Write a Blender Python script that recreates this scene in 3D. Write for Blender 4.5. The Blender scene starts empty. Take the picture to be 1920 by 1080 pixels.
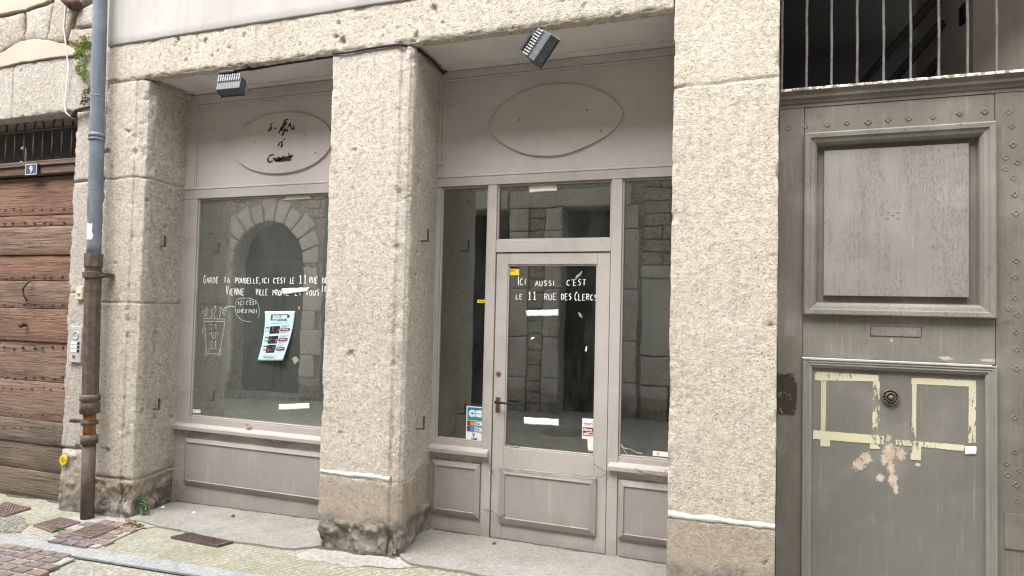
import bpy, bmesh, math, random
import numpy as np
from mathutils import Vector, Matrix

# ------------------------------------------------------------------ camera, sky, sun, exposure
SC = bpy.context.scene
COL = SC.collection
FPX = 1200.0
YAW, PITCH, ROLL = 0.33945268, 0.03455198, 0.02316558
CAM = np.array([0.0, -3.6813, 1.60])
def _axes():
    cy, sy = math.cos(YAW), math.sin(YAW)
    fw = np.array([-sy, cy, 0]); rt = np.array([cy, sy, 0]); up = np.array([0, 0, 1.0])
    cp, sp = math.cos(PITCH), math.sin(PITCH)
    f2 = fw*cp + up*sp; u2 = up*cp - fw*sp
    cr, sr = math.cos(ROLL), math.sin(ROLL)
    return rt*cr + u2*sr, u2*cr - rt*sr, f2
RT, UP, FW = _axes()
camd = bpy.data.cameras.new("camera"); cam = bpy.data.objects.new("camera", camd); COL.objects.link(cam)
camd.sensor_fit = 'HORIZONTAL'; camd.sensor_width = 36.0; camd.lens = 36.0*FPX/1920.0
camd.clip_start = 0.05; camd.clip_end = 500
m = Matrix.Identity(4)
for i in range(3):
    m[i][0] = RT[i]; m[i][1] = UP[i]; m[i][2] = -FW[i]; m[i][3] = CAM[i]
cam.matrix_world = m
SC.camera = cam
SC.render.resolution_x, SC.render.resolution_y = 1024, 576
SC.view_settings.view_transform = 'Standard'; SC.view_settings.look = 'None'
SC.view_settings.gamma = 1.0; SC.view_settings.use_curve_mapping = False
SC.view_settings.exposure = 1.90
SUN_EL, SUN_AZ = math.radians(62), math.radians(200)      # azimuth clockwise from north (+Y)
world = bpy.data.worlds.new("World"); SC.world = world; world.use_nodes = True
wn = world.node_tree; wn.nodes.clear()
sky = wn.nodes.new('ShaderNodeTexSky'); sky.sky_type = 'NISHITA'; sky.sun_disc = False
sky.sun_elevation = SUN_EL; sky.sun_rotation = SUN_AZ; sky.dust_density = 4.0; sky.air_density = 1.0; sky.ozone_density = 1.0
hs = wn.nodes.new('ShaderNodeHueSaturation'); hs.inputs['Saturation'].default_value = 0.18
bg = wn.nodes.new('ShaderNodeBackground'); bg.inputs['Strength'].default_value = 0.15
wo = wn.nodes.new('ShaderNodeOutputWorld')
wn.links.new(sky.outputs[0], hs.inputs['Color']); wn.links.new(hs.outputs[0], bg.inputs[0]); wn.links.new(bg.outputs[0], wo.inputs[0])
sund = bpy.data.lights.new("sun", 'SUN'); sun = bpy.data.objects.new("sun", sund); COL.objects.link(sun)
sund.energy = 1.5; sund.angle = math.radians(60); sund.color = (1.0, 0.97, 0.93)
_d = Vector((math.sin(SUN_AZ)*math.cos(SUN_EL), math.cos(SUN_AZ)*math.cos(SUN_EL), math.sin(SUN_EL)))
sun.rotation_euler = _d.to_track_quat('Z', 'Y').to_euler()
SC.cycles.use_denoising = True; SC.cycles.denoising_input_passes = 'RGB_ALBEDO_NORMAL'; SC.cycles.denoising_prefilter = 'ACCURATE'; SC.cycles.filter_width = 1.2; SC.cycles.sample_clamp_indirect = 6; SC.cycles.max_bounces = 8; SC.cycles.diffuse_bounces = 5; SC.cycles.glossy_bounces = 4
SC.cycles.transparent_max_bounces = 16; SC.cycles.caustics_reflective = False

# measuring helpers: a photograph pixel on a known plane of the place
def ray(x, y): return (x-960)/FPX*RT - (y-540)/FPX*UP + FW
def at(x, y, Y=0.0):
    d = ray(x, y); t = (Y-CAM[1])/d[1]; return CAM + t*d
def gz(x):
    x = np.asarray(x, float); return np.minimum(0.0, 0.02*(x+2.1))
def gnd(x, y, up=0.0):
    z = 0.0
    for _ in range(8):
        d = ray(x, y); t = (z-CAM[2])/d[2]; P = CAM+t*d; z = float(gz(P[0]))+up
    return P
def atz(x, y, Z):
    d = ray(x, y); t = (Z-CAM[2])/d[2]; return CAM+t*d

# ------------------------------------------------------------------ noise
def _h(i, j, k, s):
    n = (i*374761393 + j*668265263 + k*2147483647 + s*974711) & 0xffffffff
    n = ((n ^ (n >> 13))*1274126177) & 0xffffffff
    n = ((n ^ (n >> 16))*2246822519) & 0xffffffff
    return ((n ^ (n >> 15)) & 0xffffff)/float(0xffffff)
def noise3(x, y, z, s=0):
    x = np.asarray(x, float); y = np.asarray(y, float)+0*x; z = np.asarray(z, float)+0*x
    xi, yi, zi = np.floor(x).astype(np.int64), np.floor(y).astype(np.int64), np.floor(z).astype(np.int64)
    u, v, w = x-xi, y-yi, z-zi
    u = u*u*(3-2*u); v = v*v*(3-2*v); w = w*w*(3-2*w); r = 0
    for a in (0, 1):
        for b in (0, 1):
            for c in (0, 1):
                r = r + _h(xi+a, yi+b, zi+c, s)*(u if a else 1-u)*(v if b else 1-v)*(w if c else 1-w)
    return r*2-1
def fbm(x, y, z, sc, oct=3, s=0):
    r = 0; a = 1.0; t = 0
    for o in range(oct):
        r = r + a*noise3(np.asarray(x)*sc+7.3*o, np.asarray(y)*sc+3.1*o, np.asarray(z)*sc+1.7*o, s+o); t += a; a *= 0.5; sc *= 2.03
    return r/t

# ------------------------------------------------------------------ objects
def tag(o, label=None, cat=None, group=None, kind=None):
    if label: o['label'] = label
    if cat: o['category'] = cat
    if group: o['group'] = group
    if kind: o['kind'] = kind
    return o
def thing(name, loc, label, cat, group=None):
    o = bpy.data.objects.new(name, None); COL.objects.link(o); o.location = Vector([float(c) for c in loc]); o.empty_display_size = 0.1
    return tag(o, label, cat, group)
def origin(o):
    v = Vector((0, 0, 0))
    while o is not None: v = v + Vector(o.location); o = o.parent
    return v
class MB:
    def __init__(s): s.v = []; s.f = []; s.mi = []; s.n = 0
    def add(s, V, Fc, mi=0):
        V = np.asarray(V, float); s.v.append(V); s.f += [tuple(int(i)+s.n for i in f) for f in Fc]; s.mi += [mi]*len(Fc); s.n += len(V); return s
    def box(s, x0, x1, y0, y1, z0, z1, mi=0, R=None, c=None):
        V = np.array([(x, y, z) for x in (x0, x1) for y in (y0, y1) for z in (z0, z1)], float)
        if R is not None: V = (V-np.array(c))@np.array(R).T + np.array(c)
        return s.add(V, [(0,1,3,2),(4,6,7,5),(0,4,5,1),(2,3,7,6),(0,2,6,4),(1,5,7,3)], mi)
    def grid(s, P, mi=0, wrap=False):
        n, k = P.shape[:2]; F = []
        for i in range(n-1):
            for j in range(k if wrap else k-1):
                j2 = (j+1) % k; F.append((i*k+j, i*k+j2, (i+1)*k+j2, (i+1)*k+j))
        return s.add(P.reshape(-1, 3), F, mi)
    def tube(s, pts, r, n=8, mi=0, cap=True, phase=0.0):
        pts = [np.array(p, float) for p in pts]; k = len(pts); rs = r if hasattr(r, '__len__') else [r]*k
        rings = []; ref = None
        for i in range(k):
            d = pts[min(i+1, k-1)]-pts[max(i-1, 0)]; d = d/(np.linalg.norm(d)+1e-12)
            if ref is None: ref = np.array([0, 0, 1.0]) if abs(d[2]) < .9 else np.array([0, 1.0, 0])
            a = np.cross(d, ref); a /= (np.linalg.norm(a)+1e-12); b = np.cross(d, a); ref = -np.cross(a, d)*1.0; ref = np.cross(a, d)
            rings.append([pts[i]+rs[i]*(math.cos(phase+2*math.pi*q/n)*a+math.sin(phase+2*math.pi*q/n)*b) for q in range(n)])
        n0 = s.n; s.grid(np.array(rings), mi, wrap=True)
        if cap:
            s.f.append(tuple(n0+q for q in range(n))); s.mi.append(mi)
            s.f.append(tuple(n0+(k-1)*n+q for q in range(n-1, -1, -1))); s.mi.append(mi)
        return s
    def lathe(s, prof, c, axis='y', n=24, mi=0):       # prof: (radius, along)
        R = []
        for r, h in prof:
            ring = []
            for q in range(n):
                a = 2*math.pi*q/n; u, w = r*math.cos(a), r*math.sin(a)
                ring.append((c[0]+u, c[1]+h, c[2]+w) if axis == 'y' else ((c[0]+u, c[1]+w, c[2]+h) if axis == 'z' else (c[0]+h, c[1]+u, c[2]+w)))
            R.append(ring)
        return s.grid(np.array(R), mi, wrap=True)
    def plate(s, poly, y0, y1, mi=0):                  # poly of (x,z) extruded between y0 (front) and y1
        k = len(poly); V = [(p[0], y0, p[1]) for p in poly]+[(p[0], y1, p[1]) for p in poly]
        F = [tuple(range(k)), tuple(range(2*k-1, k-1, -1))]+[(i, i+k, (i+1) % k+k, (i+1) % k) for i in range(k)]
        return s.add(V, F, mi)
    def build(s, name, mats, parent=None, smooth=False, bevel=0.0, loc=None):
        o0 = origin(parent) if parent else Vector(loc if loc is not None else (0, 0, 0))
        V = np.concatenate(s.v)-np.array(o0)
        me = bpy.data.meshes.new(name); me.from_pydata(V.tolist(), [], s.f); me.validate(clean_customdata=False)
        mats = mats if isinstance(mats, (list, tuple)) else [mats]
        for mm in mats: me.materials.append(mm)
        if len(mats) > 1 and len(me.polygons) == len(s.mi): me.polygons.foreach_set('material_index', s.mi)
        if smooth: me.polygons.foreach_set('use_smooth', [True]*len(me.polygons))
        b = bmesh.new(); b.from_mesh(me); bmesh.ops.recalc_face_normals(b, faces=b.faces); b.to_mesh(me); b.free()
        o = bpy.data.objects.new(name, me); COL.objects.link(o)
        if parent: o.parent = parent
        else: o.location = o0
        if bevel:
            bv = o.modifiers.new('bevel', 'BEVEL'); bv.width = bevel; bv.segments = 2; bv.limit_method = 'ANGLE'; bv.angle_limit = math.radians(40)
        return o

def swept(prof, t0, t1, axis='z', step=0.009, coarse=0.12, amp=0.0010, big=0.004, pits=40, joints=(), seed=1, corner=0.006, extra=None, fine=None, tstep=None):
    """closed profile swept along an axis, its surface roughened like tooled stone. fine: indices of the segments in view."""
    P = [np.array(p, float) for p in prof]; k = len(P); rng = random.Random(seed)
    pts = []; nrm = []; cd = []; sarc = []; fin = []; acc = 0
    area = sum(P[i][0]*P[(i+1) % k][1]-P[(i+1) % k][0]*P[i][1] for i in range(k)); sg = 1 if area > 0 else -1
    for i in range(k):
        a, b = P[i], P[(i+1) % k]; L = np.linalg.norm(b-a); isf = fine is None or i in fine
        n = max(1, int(round(L/(step if isf else coarse)))); d = (b-a)/L; nn = sg*np.array([d[1], -d[0]])
        p = P[i-1]; d0 = (a-p)/np.linalg.norm(a-p); n0 = sg*np.array([d0[1], -d0[0]])
        for q in range(n):
            t = q/n*L; pts.append(a+d*t)
            m_ = nn if q else (nn+n0)/np.linalg.norm(nn+n0); nrm.append(m_)
            cd.append(min(t, L-t)); sarc.append(acc+t); fin.append(1.0 if isf else 0.0)
        acc += L
    pts = np.array(pts); nrm = np.array(nrm); cd = np.array(cd); sarc = np.array(sarc); fin = np.array(fin)
    nt = max(2, int(round((t1-t0)/(tstep or step)))); T = np.linspace(t0, t1, nt+1)
    A = np.repeat(pts[None], nt+1, 0); N = np.repeat(nrm[None], nt+1, 0); TT = np.repeat(T[:, None], len(pts), 1)
    X, Y, Z = (A[..., 0], A[..., 1], TT) if axis == 'z' else (TT, A[..., 0], A[..., 1])
    disp = big*fbm(X, Y, Z, 5, 3, seed) + amp*1.3*fbm(X, Y, Z, 55, 2, seed+11)
    cf = np.clip(1-cd/0.022, 0, 1)[None]
    disp = disp - cf*corner*np.clip(0.55+1.4*fbm(X, Y, Z, 16, 3, seed+21), 0.1, 2)
    cw = np.clip(1-cd/0.04, 0, 1)[None]**.7; disp = disp - cw*.035*np.clip(fbm(X, Y, Z, 9, 4, seed+91)-.24, 0, .5)
    S = np.repeat(sarc[None], nt+1, 0)
    sp9 = np.clip(fbm(X, Y, Z, 70, 2, seed+77)*3, -1, 1)
    for _ in range(pits):
        si, ti = rng.choice(range(len(pts))), rng.uniform(t0, t1)
        if not fin[si]: continue
        r = rng.choice([0.004, 0.004, 0.005, 0.006, 0.006, 0.008, 0.010, 0.016]); dep = r*rng.uniform(.8, 1.4)
        q = ((S-sarc[si])**2/(r*rng.uniform(.7, 1.6))**2 + (TT-ti)**2/r**2)
        disp = disp - dep*np.exp(-q*q*np.clip(1+1.3*sp9, .15, 3))
    for (zj, w, dp) in joints:
        zz = zj + 0.010*fbm(X, Y, 0*Z, 6, 3, seed+31)
        disp = disp - dp*np.exp(-((TT-zz)/w)**2)*(0.5+0.8*np.clip(0.6+fbm(X, Y, Z, 9, 2, seed+5), 0, 1.2))
    if extra is not None: disp = disp + extra(X, Y, Z, cf)
    disp = disp*fin[None]
    A = A + N*disp[..., None]
    G = np.stack([A[..., 0], A[..., 1], TT], -1) if axis == 'z' else np.stack([TT, A[..., 0], A[..., 1]], -1)
    mb = MB(); mb.grid(G, 0, wrap=True); kk = len(pts)
    mb.f.append(tuple(range(kk))); mb.f.append(tuple(range(nt*kk+kk-1, nt*kk-1, -1))); mb.mi += [0, 0]
    return mb

# ------------------------------------------------------------------ materials
class NT:
    def __init__(s, name):
        s.m = bpy.data.materials.new(name); s.m.use_nodes = True; s.t = s.m.node_tree; s.t.nodes.clear()
        s.out = s.t.nodes.new('ShaderNodeOutputMaterial'); s.pos = s.t.nodes.new('ShaderNodeNewGeometry').outputs['Position']
    def n(s, t, **kw):
        nd = s.t.nodes.new(t)
        for k, v in kw.items(): setattr(nd, k, v)
        return nd
    def put(s, sock, v):
        if hasattr(v, 'is_output'): s.t.links.new(v, sock)
        elif v is not None:
            try: sock.default_value = v
            except Exception: sock.default_value = (*v, 1.0) if len(v) == 3 else v
    def scaled(s, sx, sy, sz, off=(0, 0, 0)):
        mp = s.n('ShaderNodeMapping'); s.put(mp.inputs['Vector'], s.pos); mp.inputs['Scale'].default_value = (sx, sy, sz); mp.inputs['Location'].default_value = off; return mp.outputs[0]
    def noise(s, sc, det=3, ro=.55, vec=None, dist=0.0):
        nd = s.n('ShaderNodeTexNoise'); s.put(nd.inputs['Vector'], vec if vec is not None else s.pos); nd.inputs['Scale'].default_value = sc; nd.inputs['Detail'].default_value = det; nd.inputs['Roughness'].default_value = ro; nd.inputs['Distortion'].default_value = dist
        return nd.outputs['Fac']
    def voro(s, sc, vec=None, feat='F1', out='Distance', rnd=1.0):
        nd = s.n('ShaderNodeTexVoronoi', feature=feat); s.put(nd.inputs['Vector'], vec if vec is not None else s.pos); nd.inputs['Scale'].default_value = sc; nd.inputs['Randomness'].default_value = rnd
        return nd.outputs[out]
    def map(s, v, a, b, c=0.0, d=1.0, smooth=False):
        nd = s.n('ShaderNodeMapRange'); nd.clamp = True
        if smooth: nd.interpolation_type = 'SMOOTHSTEP'
        s.put(nd.inputs[0], v); nd.inputs[1].default_value = a; nd.inputs[2].default_value = b; nd.inputs[3].default_value = c; nd.inputs[4].default_value = d; return nd.outputs[0]
    def math(s, op, a, b=None):
        nd = s.n('ShaderNodeMath', operation=op); s.put(nd.inputs[0], a)
        if b is not None: s.put(nd.inputs[1], b)
        return nd.outputs[0]
    def mix(s, f, a, b, mode='MIX'):
        nd = s.n('ShaderNodeMix', data_type='RGBA', blend_type=mode); s.put(nd.inputs[0], f); s.put(nd.inputs[6], a); s.put(nd.inputs[7], b); return nd.outputs[2]
    def xyz(s):
        nd = s.n('ShaderNodeSeparateXYZ'); s.put(nd.inputs[0], s.pos); return nd.outputs
    def bump(s, h, st=.5, di=.01, nrm=None):
        nd = s.n('ShaderNodeBump'); s.put(nd.inputs['Height'], h); nd.inputs['Strength'].default_value = st; nd.inputs['Distance'].default_value = di
        if nrm is not None: s.put(nd.inputs['Normal'], nrm)
        return nd.outputs[0]
    def blotch(s, cs, sc=30, rag=.8):                   # ragged patches at given (x,z,rx,rz)
        X = s.xyz(); r = None
        for (cx, cz, rx, rz) in cs:
            a = s.math('MULTIPLY', s.math('SUBTRACT', X[0], cx), 1/rx); b = s.math('MULTIPLY', s.math('SUBTRACT', X[2], cz), 1/rz)
            d = s.math('SUBTRACT', 1.0, s.math('SQRT', s.math('ADD', s.math('MULTIPLY', a, a), s.math('MULTIPLY', b, b))))
            r = d if r is None else s.math('MAXIMUM', r, d)
        nz = s.map(s.noise(sc, 6, .75), .3, .7, -rag, rag)
        return s.map(s.math('ADD', r, nz), .0, .12)
    def done(s, col, rough=.8, bump=None, metal=0.0, spec=0.3):
        b = s.n('ShaderNodeBsdfPrincipled'); s.put(b.inputs['Base Color'], col); s.put(b.inputs['Roughness'], rough); b.inputs['Metallic'].default_value = metal; b.inputs['Specular IOR Level'].default_value = spec
        if bump is not None: s.put(b.inputs['Normal'], bump)
        s.t.links.new(b.outputs[0], s.out.inputs[0]); return s.m

def limestone(name, c1=(.50,.45,.385), c2=(.57,.535,.485), grain=1.0, dirt=None, brown=.35, grey=None, k=1.0, fs=1.0):
    s = NT(name); X = s.xyz()
    col = s.mix(s.map(s.noise(2.3, 4), .35, .65), c1, c2)
    col = s.mix(s.map(s.noise(1.5, 6, .7), .55, .74, 0, .20), col, (.38,.33,.275))
    col = s.mix(s.map(s.noise(8, 6, .72), .54, .72, 0, brown), col, (.42,.33,.24))
    stv = s.math('MULTIPLY', s.map(s.noise(9, 5, .7, s.scaled(1.6, 1.6, .10, (3, 3, 0))), .54, .70), s.map(s.noise(1.3, 3), .42, .60)); col = s.mix(s.math('MULTIPLY', stv, .5), col, (.27,.22,.165))
    g = s.noise(62*fs, 5, .75, s.scaled(.8, .8, 1.25), 1.2); g2 = s.noise(120*fs, 3, .7); ln = s.noise(34*fs, 4, .7, s.scaled(.75, .75, 1.3, (7, 1, 4)), 2.0)
    col = s.mix(s.map(g, .52, .40, 0, .9), col, (.74,.685,.61))
    crack = s.math('MULTIPLY', s.map(s.math('ABSOLUTE', s.math('SUBTRACT', ln, .5)), .0, .022, 1, 0), s.map(s.noise(24*fs, 3), .40, .60))
    col = s.mix(s.math('MULTIPLY', crack, .6*grain), col, (.20,.16,.125))
    col = s.mix(s.map(g, .52, .60, 0, .54*grain), col, (.235,.19,.15))
    col = s.mix(s.map(g2, .54, .63, 0, .40*grain), col, (.23,.19,.15))
    col = s.mix(s.math('MULTIPLY', s.map(s.noise(20*fs, 5, .75), .65, .70), .42*grain), col, (.22,.18,.145))
    pit = s.map(s.voro(26, s.scaled(1, 1, 1)), .0, s.map(s.noise(5, 2), .3, .7, .08, .26), 1, 0) if False else s.map(s.voro(40*fs), .0, .26, 1, 0); gate = s.map(s.noise(9, 5, .65), .52, .60)
    col = s.mix(s.math('MULTIPLY', s.math('MULTIPLY', pit, gate), .85), col, (.095,.078,.062))
    col = s.mix(s.map(s.noise(2.6, 6, .75, s.scaled(1, 1, .7, (6, 2, 8))), .54, .70, 0, .30), col, (.30,.275,.24))
    if dirt:                                            # splash zone at the foot of the wall
        w = s.math('ADD', X[2], s.map(s.noise(6, 4, .65), .2, .8, -.10, .10))
        col = s.mix(s.map(w, dirt-.03, dirt+.02, .6, 0), col, (.34,.275,.205))
        col = s.mix(s.map(w, dirt*.40, dirt*.52, .8, 0), col, s.mix(s.map(s.noise(15, 6, .7), .42, .6), (.17,.155,.135), (.34,.315,.275)))
    if grey: col = s.mix(s.math('MULTIPLY', s.map(s.noise(7, 5, .7), .42, .56), grey[1]), col, grey[0])
    h = s.math('ADD', s.math('MULTIPLY', g, -1.0), s.math('MULTIPLY', g2, -.35)); h = s.math('ADD', h, s.math('MULTIPLY', crack, -.35)); h = s.math('ADD', h, s.math('MULTIPLY', pit, -.5))
    return s.done(col, .93, s.bump(h, 0.8*k, .014), spec=.15)
def plaster(name, c, c2, streak=.3, bumpy=.25):
    s = NT(name); col = s.mix(s.map(s.noise(1.7, 5), .35, .65), c, c2)
    col = s.mix(s.map(s.noise(4, 5, .7, s.scaled(2.2, 2.2, .22)), .52, .72, 0, streak), col, (.36,.345,.325))
    sp = s.map(s.noise(38, 4, .7), .68, .74, 0, .5); col = s.mix(sp, col, (.27,.24,.21))
    return s.done(col, .9, s.bump(s.math('ADD', s.noise(14, 5, .6), s.math('MULTIPLY', s.noise(120, 2), .3)), bumpy, .01), spec=.2)
def paint(name, c, dusty=(.42,.385,.35), grime=(.16,.135,.12), grain=True, k=1.0, low=None):
    s = NT(name); X = s.xyz()
    col = s.mix(s.map(s.noise(2.6, 4), .35, .65), tuple(v*.93 for v in c), tuple(min(1, v*1.05) for v in c))
    col = s.mix(s.map(s.noise(5, 5, .7, s.scaled(3.0, 3.0, .35)), .5, .75, 0, .30*k), col, dusty)
    col = s.mix(s.map(s.noise(7, 6, .75, s.scaled(6, 6, .45, (3, 1, 2))), .57, .74, 0, .32*k), col, grime)
    col = s.mix(s.map(s.noise(3.5, 6, .75), .52, .66, 0, .22*k), col, (.27,.235,.21)); scf = s.map(s.noise(13, 5, .8, s.scaled(1.2, 1, 3, (1, 8, 2))), .70, .73, 0, .55*k); col = s.mix(scf, col, (.13,.105,.095))
    sp = s.map(s.noise(60, 3, .7), .69, .74, 0, .65*k); col = s.mix(sp, col, grime)
    ch = s.map(s.noise(24, 5, .8, s.scaled(1, 1, 1, (9, 4, 7))), .735, .75, 0, .8*k); col = s.mix(ch, col, (.55,.52,.48))
    if low is not None:
        w = s.math('ADD', X[2], s.map(s.noise(8, 4), .2, .8, -.08, .08)); col = s.mix(s.map(w, low-.05, low+.12, .4, 0), col, grime)
    h = s.noise(30, 4, .6, s.scaled(1, 1, .25)) if grain else s.noise(30, 4)
    return s.done(col, s.map(s.noise(12, 3), .3, .7, .5, .72), s.bump(h, .22, .006), spec=.35)
def metal(name, c, c2, rough=.5, sc=12, mt=.0, b=.2, thr=(.45,.6), run=0.0):
    s = NT(name); col = s.mix(s.map(s.noise(sc, 5, .7), *thr), c, c2)
    if run: col = s.mix(s.map(s.noise(14, 6, .75, s.scaled(2, 2, .12)), .5, .68, 0, run), col, (.085,.085,.08)); col = s.mix(s.map(s.noise(30, 5, .75), .64, .70, 0, run), col, (.33,.34,.34))
    return s.done(col, rough, s.bump(s.noise(60, 4), b, .004), metal=mt, spec=.4)
def plain(name, c, rough=.7, var=.06):
    s = NT(name); col = s.mix(s.map(s.noise(25, 3), .3, .7), tuple(v*(1-var) for v in c), tuple(min(1, v*(1+var)) for v in c)); return s.done(col, rough, spec=.3)
def concrete(name, c, c2, moss=0.0, agg=1.0, ribs=False, dark=.3):
    s = NT(name); col = s.mix(s.map(s.noise(2.2, 5), .35, .65), c, c2)
    ag = s.voro(70, out='Color'); sepn = s.n('ShaderNodeSeparateColor'); s.put(sepn.inputs[0], ag)
    col = s.mix(s.map(sepn.outputs[0], .45, .9, 0, .5*agg), col, (.58,.56,.50)); col = s.mix(s.map(sepn.outputs[1], .55, .9, 0, .5*agg), col, (.12,.11,.095))
    col = s.mix(s.map(s.noise(5, 5, .7), .52, .7, 0, dark), col, (.17,.16,.14))
    col = s.mix(s.map(s.noise(33, 4, .7), .66, .72, 0, .5), col, (.13,.12,.10))
    col = s.mix(s.map(s.noise(14, 6, .75), .56, .68, 0, .5), col, (.15,.14,.12)); col = s.mix(s.map(s.noise(1.1, 5, .7), .52, .64, 0, .35), col, (.21,.20,.175))
    h = s.math('ADD', s.math('MULTIPLY', s.noise(110, 3), .8), s.math('MULTIPLY', s.voro(95), .6*agg))
    if ribs:
        wv = s.n('ShaderNodeTexWave', bands_direction='X'); mp = s.n('ShaderNodeMapping'); s.put(mp.inputs['Vector'], s.pos); mp.inputs['Rotation'].default_value = (0, 0, math.radians(28)); s.put(wv.inputs['Vector'], mp.outputs[0])
        wv.inputs['Scale'].default_value = 7; wv.inputs['Distortion'].default_value = 2.5; wv.inputs['Detail'].default_value = 3
        h = s.math('ADD', h, s.math('MULTIPLY', wv.outputs['Fac'], 1.1)); col = s.mix(s.map(wv.outputs['Fac'], .45, .05, 0, .55), col, (.17,.17,.115))
    if moss:
        mk = s.math('MULTIPLY', s.map(s.noise(2.6, 6, .68, s.scaled(1, 1, 1, (2, 5, 1))), .40, .62), s.map(s.noise(70, 3), .35, .6, .35, 1)); col = s.mix(s.math('MULTIPLY', mk, moss), col, (.215,.225,.125))
    return s.done(col, .92, s.bump(h, .6, .008), spec=.2)

M_stone = limestone('limestone_pale', c1=(.635,.57,.49), c2=(.70,.64,.57), dirt=.47, brown=.25)
M_stone_dark = limestone('limestone_left', c1=(.61,.545,.46), c2=(.68,.615,.54), dirt=.26, brown=.32)
M_lintel = limestone('limestone_lintel', c1=(.615,.55,.46), c2=(.68,.615,.535), brown=.25)
M_rightstone = limestone('limestone_cream', c1=(.64,.575,.46), c2=(.695,.635,.535), dirt=.50, brown=.2, grain=.85)
M_nb = limestone('limestone_neighbour', c1=(.46,.425,.385), c2=(.53,.495,.46), dirt=.3, brown=.3, grain=.8)
M_rubble = limestone('rubble_ochre', c1=(.40,.345,.27), c2=(.48,.43,.365), brown=.45, grain=.9)
M_plaster = plaster('lime_plaster', (.42,.41,.39), (.475,.462,.443), .45)
M_pinkpl = plaster('pink_plaster', (.46,.385,.315), (.51,.435,.365), .15)
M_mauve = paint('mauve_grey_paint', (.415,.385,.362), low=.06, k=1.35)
M_board = paint('taupe_board_paint', (.52,.475,.455), dusty=(.46,.42,.39), k=.7)
M_soff = paint('pale_soffit_paint', (.66,.63,.615), k=.5)
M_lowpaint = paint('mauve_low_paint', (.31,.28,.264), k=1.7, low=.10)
M_glasslist = {}
def glass(name, refl=.20, tint=(.82,.86,.83), film=(0, 0, 0)):
    s = NT(name); tr = s.n('ShaderNodeBsdfTransparent'); tr.inputs[0].default_value = (*tint, 1)
    gl = s.n('ShaderNodeBsdfGlossy'); gl.inputs['Roughness'].default_value = .012; gl.inputs[0].default_value = (.96,.97,.95,1)
    s.put(gl.inputs['Normal'], s.bump(s.noise(2.2, 2), .018, .05))
    df = s.n('ShaderNodeBsdfDiffuse'); df.inputs[0].default_value = (.40,.44,.40,1)
    fr = s.n('ShaderNodeFresnel'); fr.inputs[0].default_value = 1.5
    f = s.math('MINIMUM', s.math('ADD', s.math('MULTIPLY', fr.outputs[0], 1.6), refl-.06), .95)
    m1 = s.n('ShaderNodeMixShader'); s.put(m1.inputs[0], f); s.put(m1.inputs[1], tr.outputs[0]); s.put(m1.inputs[2], gl.outputs[0])
    dirt_haze = s.math('ADD', s.map(s.noise(3, 6, .7, s.scaled(1.5, 1, .6)), .42, .8, 0, .09), film[0])  # uneven dirt, plus an even painted haze lifting the pane's dark reflections
    m2 = s.n('ShaderNodeMixShader'); s.put(m2.inputs[0], dirt_haze); s.put(m2.inputs[1], m1.outputs[0]); s.put(m2.inputs[2], df.outputs[0])
    s.t.links.new(m2.outputs[0], s.out.inputs[0]); return s.m
M_glass = glass('shop_glass', .38, film=(.11,0,0)); M_glass_door = glass('door_glass', .17, film=(.008,0,0))
M_white = plain('white_marker', (.74,.76,.74), .7); M_paper = plain('white_paper', (.80,.80,.77), .8); M_cream = plain('cream_paper', (.74,.72,.62), .8)
M_blue = plain('pale_blue_paper', (.50,.72,.80), .6); M_black = plain('black_ink', (.02,.02,.025), .6); M_red = plain('red_ink', (.24,.035,.05), .5)
M_yellow = plain('yellow_ink', (.75,.52,.02), .5); M_navy = plain('navy_ink', (.02,.06,.30), .5); M_teal = plain('teal_ink', (.01,.20,.38), .5); M_green = plain('green_ink', (.03,.28,.17), .5)
M_orange = plain('orange_ink', (.78,.28,.03), .5); M_sky = plain('light_blue_ink', (.03,.32,.60), .5); M_greyink = plain('grey_ink', (.28,.29,.30), .6); M_skin = plain('photo_warm', (.40,.20,.13), .5)
M_maroon = plain('maroon_paint', (.075,.03,.035), .7, .3); M_plateblue = plain('enamel_blue', (.045,.065,.12), .35)
M_iron = metal('dark_iron', (.06,.046,.04), (.125,.082,.055), .7); M_fl = metal('floodlight_grey', (.06,.066,.072), (.15,.16,.17), .5, 40, thr=(.55,.72)); M_cable = plain('black_cable', (.02,.02,.022), .5)
M_zinc = metal('painted_zinc', (.13,.163,.20), (.175,.207,.24), .5, 5, b=.05, run=.5); M_cast = metal('cast_iron_brown', (.085,.062,.05), (.135,.10,.078), .6, 14); M_rust = metal('orange_rust', (.36,.15,.035), (.20,.085,.035), .85, 30)
M_brass = metal('old_brass', (.25,.18,.09), (.12,.09,.05), .45, 30, mt=.6); M_alu = metal('brushed_aluminium', (.50,.50,.49), (.58,.58,.57), .4, 20, mt=.3); M_ivory = plain('ivory_plastic', (.62,.55,.36), .5)
M_bar = metal('grey_painted_iron', (.165,.157,.148), (.11,.10,.09), .7, 30)
M_plate = metal('inspection_cover_iron', (.25,.185,.16), (.17,.135,.12), .6, 20); M_grate = metal('grating_iron', (.13,.09,.08), (.085,.065,.06), .6, 20); M_studdark = plain('cover_gap_dark', (.05,.042,.036), .95)  # lid base set darker than its studs so their grid stands out

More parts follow.
